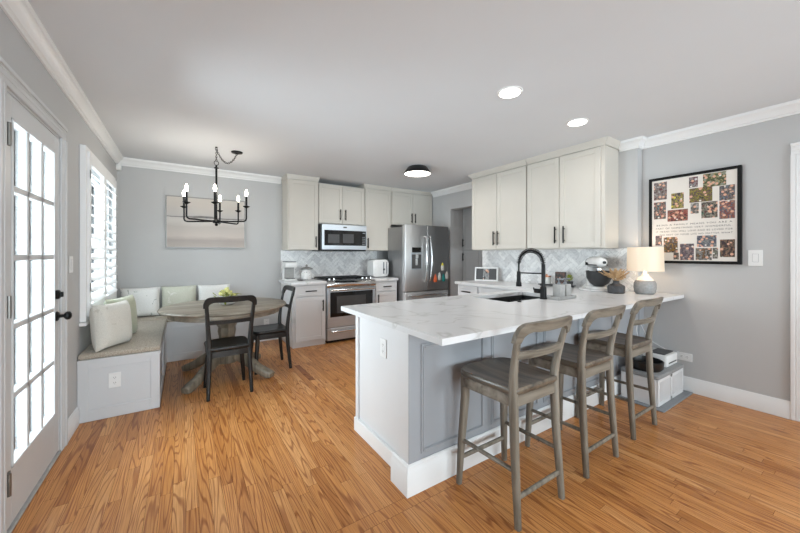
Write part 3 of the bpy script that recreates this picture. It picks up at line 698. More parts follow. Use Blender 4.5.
bm = NB(); lathe(bm, [(.017, 0), (.017, .004), (.012, .006), (.010, .011), (0, .012)], (2.275, 1.695, .9205), 18); solo('disposal_switch', bm, 'black', (2.275, 1.695, .92), 'small black round button on the counter in front of the sink', 'button')

# ------------------------------------------------------------------ stools and chairs
def seat_furniture(name, label, cat, group, sh, th, wf, wr, yfr, yre, tw, ytop, frame_m, seat_m, stretch, thick=.036):
    c = thing(name, label, cat, (0, 0, 0), 0, group); rail_m = M['stoolx'] if frame_m is M['stool'] else frame_m
    # seat: rounded trapezoid with a shallow saddle
    hf, hr, y1, y0 = wf+.012, wr+.008, yfr+.028, yre+.012
    out = []
    n = 10
    def corner(cx, cy, r, a0, a1): return [(cx+r*math.cos(math.radians(a0+(a1-a0)*i/n)), cy+r*math.sin(math.radians(a0+(a1-a0)*i/n))) for i in range(n+1)]
    out += corner(hf-.07, y1-.08, .07, 0, 78)
    out += [(x, y1-.010+.014*math.cos(x/hf*PI/2)) for x in (.08, 0, -.08)]
    out += corner(-hf+.07, y1-.08, .07, 102, 180)
    out += corner(-hr+.04, y0+.04, .04, 180, 262); out += corner(hr-.04, y0+.04, .04, 278, 360)
    cy = (y0+y1)/2
    def rg(s, z): return [Vector((x*s, cy+(y-cy)*s, z)) for x, y in out]
    bm = NB()
    rings = [rg(.90, sh-thick), rg(.975, sh-thick+.004), rg(1.0, sh-thick*.55), rg(.995, sh-.006), rg(.97, sh), rg(.85, sh-.004), rg(.6, sh-.009), rg(.25, sh-.011)]
    rs = [[bm.verts.new(q) for q in r] for r in rings]
    for a, b in zip(rs, rs[1:]): bridge(bm, a, b)
    bm.faces.new(rs[0][::-1]); bm.faces.new(rs[-1]); obj('seat', bm, seat_m, c, 50)
    bm = NB(); za, zb = sh-thick-.055, sh-thick-.0005
    def ap(s): return [(x*s, cy+(y-cy)*s) for x, y in out]
    o1, o2 = ap(.955), ap(.87); 
    l1 = [bm.verts.new((x, y, za)) for x, y in o1]; l2 = [bm.verts.new((x, y, zb)) for x, y in o1]; l3 = [bm.verts.new((x, y, zb)) for x, y in o2]; l4 = [bm.verts.new((x, y, za)) for x, y in o2]
    for a, b in ((l1, l2), (l2, l3), (l3, l4), (l4, l1)): bridge(bm, a, b)
    obj('apron', bm, rail_m, c, 50)
    fx, fy = wf-.028, yfr-.020
    for s in (-1, 1):
        bm = NB(); beam(bm, [(s*fx, fy, sh-thick-.002), (s*fx, fy, sh*.75), (s*(wf-.012), yfr-.006, sh*.35), (s*wf, yfr, 0.001)], [.044, .042, .036, .028], [.044, .042, .036, .028], (0, 1, 0), .35); obj('leg', bm, frame_m, c, 50)
    xs_ = wr-.012; ys_ = yre+.036
    def post(z):   # centre line of the rear post (x, y) above the seat
        k = (z-sh)/(th-sh); return xs_+(tw-xs_)*k**1.1, ys_+(ytop-ys_)*k**1.5
    for s in (-1, 1):
        bm = NB(); pts = [(s*wr, yre, 0.001), (s*(wr-.004), yre+.012, sh*.25), (s*(wr-.010), yre+.028, sh*.6), (s*xs_, ys_, sh*.93)]
        pts += [(s*post(z)[0], post(z)[1], z) for z in [sh+(th-.055-sh)*q for q in (0.05, .25, .45, .65, .85, 1.0)]]
        wd = [.027, .032, .038, .040, .039, .037, .035, .033, .032, .032]; tk = [.028, .032, .036, .038, .036, .032, .028, .026, .025, .024]
        beam(bm, pts, wd, tk, (0, 1, 0), .35); obj('leg', bm, frame_m, c, 50)
    # top rail: wide board with rounded ends and an arched lower edge
    Wt = tw+.019; bm = NB(); secs = []
    for i in range(41):
        x = -Wt*math.cos(PI*i/40) if False else -Wt+2*Wt*i/40; ax = abs(x); rr = .055
        zt = th - (0 if ax < Wt-rr else rr-math.sqrt(max(0, rr*rr-(ax-(Wt-rr))**2)))
        inn = Wt-.034; fl_ = .06
        if ax >= inn: zl = th-.098
        elif ax > inn-fl_: k = (inn-ax)/fl_; zl = th-.098+.050*math.sqrt(max(0, 1-(1-k)**2))
        else: zl = th-.048-.004*(1-(ax/(inn-fl_))**2)
        zt = max(zt, zl+.004) + .004*(1-(ax/Wt)**2)
        bow = .030*(1-(ax/Wt)**2)
        def yy(z): return post(min(z, th))[1]-bow
        tk = .012
        secs.append([Vector((x, yy(zl)-tk, zl)), Vector((x, yy(zt)-tk, zt-.004)), Vector((x, yy(zt), zt)), Vector((x, yy(zt)+tk, zt-.004)), Vector((x, yy(zl)+tk, zl))])
    strip(bm, secs); obj('top_rail', bm, rail_m, c, 50)
    zm = sh+(th-sh)*.50; px_, py_ = post(zm); bm = NB(); secs = []
    for i in range(17):
        x = -px_+2*px_*i/16; bow = .028*(1-(x/px_)**2)
        h = .0155+.003*(abs(x)/px_)
        secs.append([Vector((x, py_-bow-.009, zm-h)), Vector((x, py_-bow-.009-.004, zm+h)), Vector((x, py_-bow+.009-.004, zm+h)), Vector((x, py_-bow+.009, zm-h))])
    strip(bm, secs); obj('back_slat', bm, rail_m, c, 50)
    def fl(z): k = 1-z/(sh*.75); return (wf-.028+.028*k, yfr-.02+.02*k)
    def rl(z): k = min(1, z/(sh*.6)); return (wr-.010*k, yre+.028*k)
    if stretch:
        zs, zf, zr = stretch
        for s in (-1, 1):
            a = fl(zs); b = rl(zs+.01); bm = NB(); beam(bm, [(s*a[0], a[1], zs), (s*b[0], b[1], zs+.01)], .022, .018, (0, 0, 1), .5); obj('stretcher', bm, frame_m, c, 60)
        a = fl(zf); bm = NB(); beam(bm, [(-a[0], a[1], zf), (a[0], a[1], zf)], .018, .024, (0, 0, 1), .5); obj('stretcher', bm, frame_m, c, 60)
        a = rl(zr); bm = NB(); beam(bm, [(-a[0], a[1], zr), (a[0], a[1], zr)], .018, .024, (0, 0, 1), .5); obj('stretcher', bm, frame_m, c, 60)
    return c
GS = 'counter stools at the peninsula'
st = seat_furniture('counter_stool', 'weathered grey wood counter stool nearest the peninsula corner', 'stool', GS, .655, .985, .195, .183, .195, -.192, .207, -.225, M['stool'], M['stoolseat'], (.25, .15, .14))
st.location = (1.508, 1.187, 0)
dup(st, (2.152, 1.20, 0), None, 'weathered grey wood counter stool in the middle of the three')
dup(st, (2.835, 1.225, 0), None, 'weathered grey wood counter stool in front of the white slatted box')
GC = 'black dining chairs at the round table'
ch = seat_furniture('dining_chair', 'black wooden dining chair with its back toward the peninsula end', 'chair', GC,   .46, .925, .175, .180, .17, -.20, .200, -.235, M['chair'], M['chair'], None)
ch.location = (.36, 3.585, 0); ch.rotation_euler = (0, 0, .03)
dup(ch, (.83, 4.03, 0), PI/2+.02, 'black wooden dining chair seen side-on beside the white lower cabinet')

# ------------------------------------------------------------------ round table
tb = thing('dining_table', 'round weathered wood pedestal dining table by the bench', 'table', (.40, 4.03, 0))
bm = NB(); lathe(bm, [(0, .728), (.59, .728), (.605, .734), (.612, .745), (.606, .757), (.596, .762), (0, .762)], n=72); obj('tabletop', bm, 'table', tb, 40)
bm = NB(); lathe(bm, [(.52, .668), (.535, .672), (.535, .7275), (.50, .7275), (.50, .668)], n=72); obj('apron', bm, 'table', tb, 40)
bm = NB(); lathe(bm, [(.10, .14), (.115, .15), (.115, .22), (.095, .24), (.085, .30), (.078, .42), (.09, .48), (.085, .52), (.115, .58), (.12, .64), (.20, .66), (.22, .727)], n=8); obj('pedestal', bm, 'tableleg', tb, 20)
for q in range(4):
    a = PI/4+q*PI/2; ca, sa = math.cos(a), math.sin(a); bm = NB()
    pts = [(.06, .24), (.16, .215), (.28, .155), (.40, .085), (.50, .047), (.545, .036)]
    beam(bm, [(r*ca, r*sa, z) for r, z in pts], [.075, .075, .072, .075, .085, .08], [.11, .11, .10, .085, .075, .05], (0, 0, 1), .3)
    obj('foot', bm, 'tableleg', tb, 50)
fb = thing('flower_bowl', 'low bowl of yellow green flowers in the middle of the round table', 'plant', (.40, 4.03, .763))
bm = NB(); lathe(bm, [(0, 0), (.05, 0), (.085, .02), (.10, .05), (.094, .05), (.08, .024), (0, .012)], n=28); obj('bowl', bm, 'ceramicw', fb)
bm = NB(); rr = random.Random(3)
for i in range(60):
    a, r = rr.uniform(0, 2*PI), rr.uniform(.01, .13); z = rr.uniform(.05, .15)-r*.25
    rot = Matrix.Rotation(a, 3, 'Z') @ Matrix.Rotation(rr.uniform(-1.0, .3), 3, 'Y') 
    ellipsoid(bm, (r*math.cos(a), r*math.sin(a), z), (.03, .011, .003), 6, 4, rot)
obj('foliage', bm, 'leaf', fb, 60)
bm = NB()
for i in range(22):
    a, r = rr.uniform(0, 2*PI), rr.uniform(0, .10); z = .15-r*.5+rr.uniform(-.01, .03)
    ellipsoid(bm, (r*math.cos(a), r*math.sin(a), z), (.017, .017, .013), 8, 6)
obj('flowers', bm, 'flower', fb, 60)

# ------------------------------------------------------------------ corner bench
bn = thing('corner_bench', 'grey white paneled L-shaped corner bench under the window', 'bench', (XL, 3.47, 0))
bx1, by0, bx2, byf = -.165, 3.47, .76, 4.87; bz = .485
def panel(bm, P, u0, u1, z0, z1, fr=.06, rec=.008, t=.016, bot=.09, top=.055):
    for a, b, c, d_ in ((u0, u0+fr, z0, z1), (u1-fr, u1, z0, z1), (u0+fr, u1-fr, z0, z0+bot), (u0+fr, u1-fr, z1-top, z1)): box(bm, *P(a, c, 0), *P(b, d_, t), .0015)
    box(bm, *P(u0+fr-.002, z0+bot-.002, rec), *P(u1-fr+.002, z1-top+.002, t))
bm = NB(); prism(bm, [(XL+.002, by0+.016), (bx1-.016, by0+.016), (bx1-.016, byf+.016), (bx2, byf+.016), (bx2, YB-.002), (XL+.002, YB-.002)], .002, bz-.022); wobj('body', bm, 'bench', bn)
bm = NB(); panel(bm, lambda u, z, q: (u, by0+q, z), XL+.002, bx1, .002, bz-.022, fr=.062); wobj('end_panel', bm, 'bench', bn)
bm = NB(); panel(bm, lambda u, z, q: (bx1-q, u, z), by0+.017, 4.16, .002, bz-.022); panel(bm, lambda u, z, q: (bx1-q, u, z), 4.162, byf-.001, .002, bz-.022); wobj('side_panel', bm, 'bench', bn)
bm = NB(); panel(bm, lambda u, z, q: (u, byf+q, z), bx1-.002, bx2, .002, bz-.022); wobj('front_panel', bm, 'bench', bn)
bm = NB(); prism(bm, [(XL+.002, by0-.006), (bx1+.006, by0-.006), (bx1+.006, byf-.006), (bx2, byf-.006), (bx2, YB-.002), (XL+.002, YB-.002)], bz-.021, bz); wobj('seat_board', bm, 'bench', bn)
def cushion(x0, y0, x1, y1, z0, z1, label):
    bm = NB(); prism(bm, rrect(x0, y0, x1, y1, .012, 3), z0, z1, bev=.012); solo('bench_cushion', bm, 'cushion', (x0, y0, z0), label, 'cushion', 'oatmeal pads on the corner bench', 50)
cushion(XL+.005, by0-.002, bx1+.002, byf-.012, bz+.001, bz+.045, 'oatmeal woven bench pad along the window wall')
cushion(XL+.005, byf-.008, bx2-.01, YB-.006, bz+.001, bz+.045, 'oatmeal woven bench pad along the back wall')
def pillow(w_, h_, t_, loc, rz, lean, m, label, piping=None):
    """stuffed square: local x = width, z = height, y = thickness; bottom edge at z=0"""
    n = 16; bm = NB(); f_, b_ = [], []
    for i in range(n+1):
        rf, rb = [], []
        for j in range(n+1):
            u, v = -1+2*i/n, -1+2*j/n
            pu = u*(1-.06*(1-abs(v))**1.0*abs(u)**3) if False else u*(1-.055*(1-v*v)*abs(u)**4); pv = v*(1-.055*(1-u*u)*abs(v)**4)
            th_ = t_/2*((1-u**4)*(1-v**4))**.5
            th_ *= 1+.05*math.sin(7*u+3*v)*(1-u*u)
            rf.append(bm.verts.new((pu*w_/2, -th_-.002, (pv+1)*h_/2))); rb.append(bm.verts.new((pu*w_/2, th_+.002, (pv+1)*h_/2)))
        f_.append(rf); b_.append(rb)
    for i in range(n):
        for j in range(n):
            bm.faces.new((f_[i][j], f_[i+1][j], f_[i+1][j+1], f_[i][j+1])); bm.faces.new((b_[i][j], b_[i][j+1], b_[i+1][j+1], b_[i+1][j]))
    for i in range(n):
        for a, b, fx in (((i, 0), (i+1, 0), 0), ((i, n), (i+1, n), 1), ((0, i), (0, i+1), 1), ((n, i), (n, i+1), 0)):
            q = (f_[a[0]][a[1]], b_[a[0]][a[1]], b_[b[0]][b[1]], f_[b[0]][b[1]]); bm.faces.new(q if fx == 0 else q[::-1])
    bmesh.ops.rotate(bm, verts=bm.verts, matrix=Matrix.Rotation(lean, 3, 'X'))
    o = obj('throw_pillow', bm, m, None, 70); o.location = loc; o.rotation_euler = (0, 0, rz)
    return tag(o, label, 'pillow', 'throw pillows on the corner bench')
cz = bz+.047
pillow(.35, .37, .15, (-.485, 3.635, cz), math.radians(60), -.08, 'p_cream', 'large cream pillow nearest the French door on the bench end')
pillow(.37, .38, .12, (-.465, 3.985, cz), math.radians(66), -.08, 'p_green', 'sage green pillow tucked behind the cream pillow')
pillow(.40, .37, .12, (-.44, 5.15, cz), 0, -.16, 'p_print', 'white lumbar pillow with faint print in the room corner')
pillow(.385, .37, .12, (-.04, 5.15, cz), 0, -.16, 'p_sage', 'pale sage printed pillow between the two white ones')
pillow(.39, .37, .12, (.36, 5.15, cz), 0, -.16, 'p_white', 'plain white pillow on the back bench behind the table')

# ------------------------------------------------------------------ range, microwave, fridge
rg = thing('kitchen_range', 'stainless steel gas range under the microwave', 'stove', (1.748, 4.58, 0))
X0, X1, Y0 = 1.748, 2.550, 4.58
bm = NB(); box(bm, X0, Y0+.03, .04, X1, YB-.012, .905, .002); wobj('body', bm, 'dsteel', rg)
bm = NB(); box(bm, X0+.02, Y0+.06, .002, X1-.02, YB-.03, .04); wobj('toe_kick', bm, 'blackp', rg)
bm = NB(); box(bm, X0+.006, Y0, .235, X1-.006, Y0+.03, .80, .004); dr = wobj('oven_door', bm, 'steel', rg)
bm = NB(); box(bm, X0+.05, Y0-.003, .385, X1-.05, Y0+.001, .752, .001); wobj('oven_window', bm, 'blackg', dr)
bm = NB(); box(bm, X0+.15, Y0-.0036, .44, X1-.17, Y0-.003, .69); wobj('inner_window', bm, 'dgrey', dr)
bm = NB(); tube(bm, [(X0+.04, Y0-.05, .785), (X1-.04, Y0-.05, .785)], .014, 14); [box(bm, xx, Y0-.05, .776, xx+.025, Y0, .794, .003) for xx in (X0+.06, X1-.085)]; wobj('handle', bm, 'chrome', dr)
bm = NB(); cyl(bm, (2.28, Y0-.001, .30), (2.28, Y0-.005, .30), .014, n=16); wobj('badge', bm, 'dgrey', dr)
bm = NB(); box(bm, X0+.006, Y0+.002, .045, X1-.006, Y0+.03, .222, .004); dw = wobj('drawer', bm, 'steel', rg)
bm = NB(); tube(bm, [(X0+.06, Y0-.035, .175), (X1-.06, Y0-.035, .175)], .012, 12); [box(bm, xx, Y0-.035, .168, xx+.02, Y0+.002, .182, .003) for xx in (X0+.08, X1-.10)]; wobj('handle', bm, 'chrome', dw)
bm = NB(); secs = []
for i in range(21):
    k = i/20; xx = X0+(X1-X0)*k; bo = .028*math.sin(PI*k)
    secs.append([(xx, Y0+.03, .815), (xx, Y0-.002-bo*.4, .82), (xx, Y0-.012-bo, .85), (xx, Y0-.008-bo, .885), (xx, Y0+.03, .915), (xx, Y0+.10, .922), (xx, Y0+.10, .906)])
strip(bm, secs); wobj('control_panel', bm, 'chrome', rg, 50)
for xx in (X0+.06, X0+.13, X1-.20, X1-.13, X1-.06):
    bm = NB(); lathe(bm, [(.022, 0), (.022, .006), (.018, .008), (.016, .03), (0, .032)], (xx, Y0+.055, .921), 18); wobj('knob', bm, 'chrome', rg)
bm = NB(); box(bm, X0+.005, Y0+.10, .9055, X1-.005, YB-.02, .922, .004); wobj('cooktop', bm, 'blackp', rg)
for gi in range(3):
    ga = X0+.03+gi*.25; bm = NB()
    for yy in (Y0+.13, Y0+.36, Y0+.63): box(bm, ga, yy, .935, ga+.24, yy+.012, .95, .003)
    for k in range(4): xx = ga+k*.076; box(bm, xx, Y0+.13, .935, xx+.011, Y0+.642, .95, .003)
    for xx in (ga, ga+.228):
        for yy in (Y0+.13, Y0+.63): box(bm, xx, yy, .9225, xx+.012, yy+.012, .935)
    wobj('grate', bm, 'black', rg)
for xx, yy in ((X0+.17, Y0+.25), (X0+.17, Y0+.50), (X1-.18, Y0+.25), (X1-.18, Y0+.50), ((X0+X1)/2, Y0+.38)):
    bm = NB(); lathe(bm, [(.045, 0), (.045, .006), (.03, .009), (0, .009)], (xx, yy, .9222), 20); wobj('burner', bm, 'blackp', rg)
mw_ = thing('microwave_oven', 'stainless over-the-range microwave with black glass door', 'microwave', (1.762, 4.87, 1.365))
X0, X1, Y0, z0, z1 = 1.762, 2.548, 4.875, 1.365, 1.785
bm = NB(); box(bm, X0, Y0+.03, z0, X1, YB-.008, z1, .002); wobj('body', bm, 'blackp', mw_)
bm = NB(); box(bm, X0+.02, Y0, z0+.02, X1, Y0+.029, z1-.005, .004); dr = wobj('door', bm, 'steel', mw_)
bm = NB(); box(bm, X0+.055, Y0-.003, z0+.085, X1-.015, Y0+.001, z1-.095, .001); wobj('glass_panel', bm, 'blackg', dr)
bm = NB(); box(bm, X0+.115, Y0-.0036, z0+.125, X0+.30, Y0-.003, z1-.16); box(bm, X0+.36, Y0-.0036, z0+.125, X0+.55, Y0-.003, z1-.15); wobj('inner_window', bm, 'dgrey', dr)
bm = NB(); box(bm, X1-.075, Y0-.0036, z1-.135, X1-.03, Y0-.003, z1-.12); [box(bm, X1-.08+i*.018, Y0-.0036, z0+.10+j*.03, X1-.068+i*.018, Y0-.003, z0+.112+j*.03) for i in range(3) for j in range(5)]; wobj('keypad', bm, 'mgrey', dr)
bm = NB(); box(bm, X0+.37, Y0-.0025, z1-.055, X0+.43, Y0, z1-.035); wobj('badge', bm, 'dgrey', dr)
bm = NB(); box(bm, X0+.01, Y0+.005, z0-.004, X1-.01, YB-.03, z0-.0005); wobj('grease_filter', bm, 'blackp', mw_)
rf = thing('refrigerator', 'stainless French-door refrigerator with water dispenser', 'refrigerator', (2.995, 4.40, 0))
X0, X1, Y0 = 2.995, 3.925, 4.40; xm = 3.452; zt = 1.80
bm = NB(); box(bm, X0+.006, Y0+.075, .02, X1-.006, 4.94, zt-.03, .004); box(bm, X0+.03, Y0+.1, .001, X1-.03, 4.9, .02); wobj('body', bm, 'dsteel', rf)
def fdoor(a, b, z0, z1): bm = NB(); box(bm, a, Y0, z0, b, Y0+.07, z1, .010, 3); return bm
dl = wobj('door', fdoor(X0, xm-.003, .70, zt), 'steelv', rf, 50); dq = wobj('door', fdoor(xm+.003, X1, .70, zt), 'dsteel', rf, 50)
fz = wobj('freezer_drawer', fdoor(X0, X1, .06, .69), 'steelv', rf, 50)
for s, dd in ((-1, dl), (1, dq)):
    xx = xm+s*.042; bm = NB(); pts = [(xx-s*.004, Y0-.002, .86)]+[(xx+s*.012*math.sin(PI*q/12), Y0-.035-.025*math.sin(PI*q/12), .87+.73*q/12) for q in range(13)]+[(xx-s*.004, Y0-.002, 1.61)]
    tube(bm, pts, .013, 12); wobj('handle', bm, 'chrome', dd)
bm = NB(); tube(bm, [(X0+.08, Y0-.001, .63), (X0+.09, Y0-.05, .63), (X1-.09, Y0-.05, .63), (X1-.08, Y0-.001, .63)], .013, 12); wobj('handle', bm, 'chrome', fz)
bm = NB(); box(bm, 3.112, Y0-.006, 1.06, 3.330, Y0-.0003, 1.345, .003); dp_ = wobj('dispenser', bm, 'steel', dl)
bm = NB(); box(bm, 3.135, Y0-.010, 1.345, 3.315, Y0-.0003, 1.425, .003); wobj('dispenser_display', bm, 'blackg', dl)
for q in ((3.125, 1.075, 3.318, 1.31),):
    bm = NB(); box(bm, q[0], Y0-.0075, q[1], q[2], Y0-.006, q[3], .0005); wobj('recess', bm, 'dgrey', dl)
bm = NB(); box(bm, 3.19, Y0-.028, 1.245, 3.25, Y0-.0075, 1.312, .004); box(bm, 3.195, Y0-.016, 1.13, 3.245, Y0-.0075, 1.245, .003); wobj('paddle', bm, 'chrome', dl)
def magnet(label, xx, z, kind):
    r = thing('fridge_magnet', label, 'magnet', (xx, Y0-.001, z), 0, 'magnets on the refrigerator door')
    def lz(prof, c, m, nm):
        bm = NB(); lathe(bm, prof, c, 14, 1, .35); obj(nm, bm, m, r)
    if kind == 'dot':
        lz([(.006, 0), (.012, .004), (.012, .02), (.006, .024)], (0, -.006, 0), 'clearw', 'cap'); return
    c1, c2 = kind
    lz([(.03, 0), (.036, .012), (.036, .07), (.028, .085)], (0, -.014, 0), c2, 'cup'); lz([(.026, .086), (.026, .10), (.012, .118), (.010, .135), (0, .138)], (0, -.014, 0), c1, 'cap')
magnet('orange sippy-cup shaped magnet lowest left on the fridge door', 3.615, .835, ('orange', 'orange'))
magnet('teal capped magnet lowest right on the fridge door', 3.80, .84, ('teal', 'teal'))
magnet('frosted magnet between the orange and teal ones', 3.71, .865, ('clearw', 'clearw'))
magnet('yellow capped frosted magnet at the top right of the fridge door', 3.775, 1.03, ('yellow', 'clearw'))
magnet('frosted magnet beside the teal one at the fridge door edge', 3.875, .885, ('clearw', 'clearw'))
magnet('tiny white dot magnet highest beside the fridge handle', 3.585, 1.15, 'dot')

# ------------------------------------------------------------------ things on the back counters
cm = thing('coffee_maker', 'white single-cup coffee maker at the left end of the back counter', 'coffee maker', (1.33, 5.02, .921))
bm = NB(); box(bm, -.085, -.10, 0, .085, .12, .025, .006, 2); box(bm, -.085, .02, .025, .085, .12, .27, .008, 2); box(bm, -.085, -.10, .195, .085, .02, .27, .008, 2); obj('body', bm, 'plate', cm)
bm = NB(); box(bm, -.07, .012, .03, .07, .0195, .19); obj('backplate', bm, 'concrete', cm)
bm = NB(); box(bm, -.075, -.09, .271, .075, .10, .285, .005, 2); obj('lid', bm, 'mgrey', cm)
bm = NB(); box(bm, -.06, -.09, .0255, .06, .01, .032, .002); obj('drip_tray', bm, 'dgrey', cm)
jr = thing('cookie_jar', 'white spotted ceramic cookie jar beside the coffee maker', 'jar', (1.575, 4.98, .921))
bm = NB(); lathe(bm, [(.05, 0), (.07, .01), (.082, .06), (.078, .11), (.058, .15), (.058, .155), (0, .155)], n=28); obj('jar_body', bm, 'jar', jr)
bm = NB(); n = 40; prof = [(.075, .156), (.09, .163), (.09, .17), (.06, .185), (.02, .20), (.012, .205), (.018, .222), (.010, .235), (0, .237)]; rs = []
for r, z in prof: rs.append([bm.verts.new(((r*(1+.10*math.cos(8*2*PI*i/n)*(1 if r > .05 else 0)))*math.cos(2*PI*i/n), (r*(1+.10*math.cos(8*2*PI*i/n)*(1 if r > .05 else 0)))*math.sin(2*PI*i/n), z)) for i in range(n)] if r else [bm.verts.new((0, 0, z))])
for a, b in zip(rs, rs[1:]):
    if len(b) > 1: bridge(bm, a, b)
    else: [bm.faces.new((a[i], a[(i+1) % n], b[0])) for i in range(n)]
bm.faces.new(rs[0][::-1]); obj('lid', bm, 'silver', jr)
sp_ = thing('spoon_rest', 'small dark spoon rest between coffee maker and jar', 'spoon rest', (1.455, 4.90, .921))
bm = NB(); lathe(bm, [(0, 0), (.03, 0), (.04, .012), (.036, .012), (.028, .004), (0, .004)], n=18, sx=1.2); box(bm, .035, -.008, .008, .085, .008, .014, .002); obj('dish', bm, 'dgrey', sp_)
ts = thing('toaster', 'white rounded toaster in the corner beside the fridge', 'toaster', (2.80, 4.93, .921))
bm = NB(); prism(bm, rrect(-.15, .012, .15, .30, .045, 6), -.09, .12, axis='y', bev=.015); obj('body', bm, 'mixw', ts)
bm = NB(); box(bm, -.135, -.08, 0, .135, .11, .012, .003); obj('base', bm, 'blackp', ts)
for xx in (.055, .115):
    bm = NB(); box(bm, xx-.012, -.0935, .06, xx+.012, -.0902, .26, .001); obj('control_strip', bm, 'mgrey', ts)
bm = NB(); box(bm, .04, -.115, .12, .07, -.0936, .15, .004); obj('lever', bm, 'dgrey', ts)
bm = NB(); [box(bm, -.14, yy, .2995, .14, yy+.03, .3025) for yy in (-.04, .03)]; obj('bread_slots', bm, 'slot', ts)

# ------------------------------------------------------------------ things on the right counter and peninsula
zc = .921
df = thing('standing_picture', 'white framed grey photo leaning at the far end of the right counter', 'picture frame', (3.70, 3.33, zc), math.radians(-58))
bm = NB(); w2, h2, fr_ = .165, .20, .018
for q in ((-w2, -w2+fr_, 0, h2), (w2-fr_, w2, 0, h2), (-w2+fr_, w2-fr_, 0, fr_), (-w2+fr_, w2-fr_, h2-fr_, h2)): box(bm, q[0], -.012, q[2], q[1], .008, q[3], .002)
bmesh.ops.rotate(bm, verts=bm.verts, matrix=Matrix.Rotation(-.2, 3, 'X')); obj('frame', bm, 'plate', df)
bm = NB(); box(bm, -w2+fr_-.001, -.003, fr_-.001, w2-fr_+.001, .003, h2-fr_+.001); bmesh.ops.rotate(bm, verts=bm.verts, matrix=Matrix.Rotation(-.2, 3, 'X')); obj('print', bm, 'dgrey', df)
bm = NB(); box(bm, -.045, -.0045, fr_, .04, -.0031, h2-fr_); bmesh.ops.rotate(bm, verts=bm.verts, matrix=Matrix.Rotation(-.2, 3, 'X')); obj('snapshot', bm, 'screen', df)
bm = NB(); box(bm, -.02, .0, .0, .02, .09, .006, .001); obj('stand', bm, 'plate', df)
tr = thing('soap_tray', 'grey concrete tray beside the faucet', 'tray', (2.745, 1.615, zc))
bm = NB(); box(bm, -.135, -.055, 0, .135, .055, .010, .002)
for q in ((-.135, -.055, .135, -.045), (-.135, .045, .135, .055), (-.135, -.045, -.125, .045), (.125, -.045, .135, .045)): box(bm, q[0], q[1], .010, q[2], q[3], .026, .001)
obj('tray', bm, 'concrete', tr)
def dispenser(xx, label):
    r = thing('soap_dispenser', label, 'soap dispenser', (xx, 1.615, zc+.0105), 0, 'square grey dispensers on the concrete tray')
    bm = NB(); box(bm, -.036, -.036, 0, .036, .036, .115, .005, 2); obj('bottle', bm, 'concrete', r)
    bm = NB(); cyl(bm, (0, 0, .1152), (0, 0, .13), .014, n=14); cyl(bm, (0, 0, .13), (0, 0, .155), .005, n=8); box(bm, -.012, -.040, .155, .012, .012, .168, .004, 2); obj('pump', bm, 'mgrey', r)
dispenser(2.70, 'grey square soap dispenser nearest the faucet'); dispenser(2.795, 'grey square soap dispenser nearest the tray end')
tr2 = thing('counter_tray', 'dark slim tray of jars against the marble backsplash', 'tray', (3.76, 2.28, zc))
bm = NB(); box(bm, -.07, -.20, 0.012, .07, .20, .024, .003); [box(bm, sx*.05-.01, sy*.17-.01, 0, sx*.05+.01, sy*.17+.01, .012) for sx in (-1, 1) for sy in (-1, 1)]; obj('tray', bm, 'blackp', tr2)
jl = thing('glass_jar', 'small jar with a copper lid at the left of the dark tray', 'jar', (3.75, 2.40, zc+.0245))
bm = NB(); lathe(bm, [(.045, 0), (.05, .006), (.05, .075), (.042, .085)], n=24); obj('jar_body', bm, 'clearw', jl)
bm = NB(); lathe(bm, [(.05, .0855), (.05, .10), (.012, .104), (.01, .118), (0, .12)], n=24); obj('lid', bm, 'copper', jl)
bx_ = thing('tea_box', 'dark patterned box leaning behind the jars on the dark tray', 'box', (3.80, 2.25, zc+.0245), math.radians(-80))
bm = NB(); box(bm, -.055, -.025, 0, .055, .025, .15, .003); obj('box', bm, photo_mat('dark_box_print', 5, [(40, 40, 42), (70, 60, 50), (30, 36, 30), (150, 100, 80), (70, 70, 70)], 14), bx_)
gb = thing('green_pot', 'little pot with bright yellow green leaves on the dark tray', 'plant', (3.745, 2.105, zc+.0245))
bm = NB(); lathe(bm, [(.028, 0), (.036, .05), (.031, .05), (0, .045)], n=18); obj('pot', bm, 'stonev', gb)
bm = NB()
for i in range(26):
    a = rr.uniform(0, 2*PI); r = rr.uniform(0, .03); ellipsoid(bm, (r*math.cos(a), r*math.sin(a), rr.uniform(.055, .12)), (.022, .010, .003), 6, 4, Matrix.Rotation(a, 3, 'Z') @ Matrix.Rotation(rr.uniform(-1.3, .2), 3, 'Y'))
obj('foliage', bm, 'leaf', gb, 60)
rb_ = thing('round_board', 'round white marble board under the stand mixer', 'board', (3.735, 1.81, zc))
bm = NB(); lathe(bm, [(0, 0), (.165, 0), (.17, .004), (.17, .012), (.166, .015), (0, .015)], n=48); obj('board', bm, 'quartz', rb_)
mx_ = thing('stand_mixer', 'white stand mixer with charcoal bowl under the wall cabinet', 'mixer', (3.735, 1.81, zc+.0155), math.radians(-36))
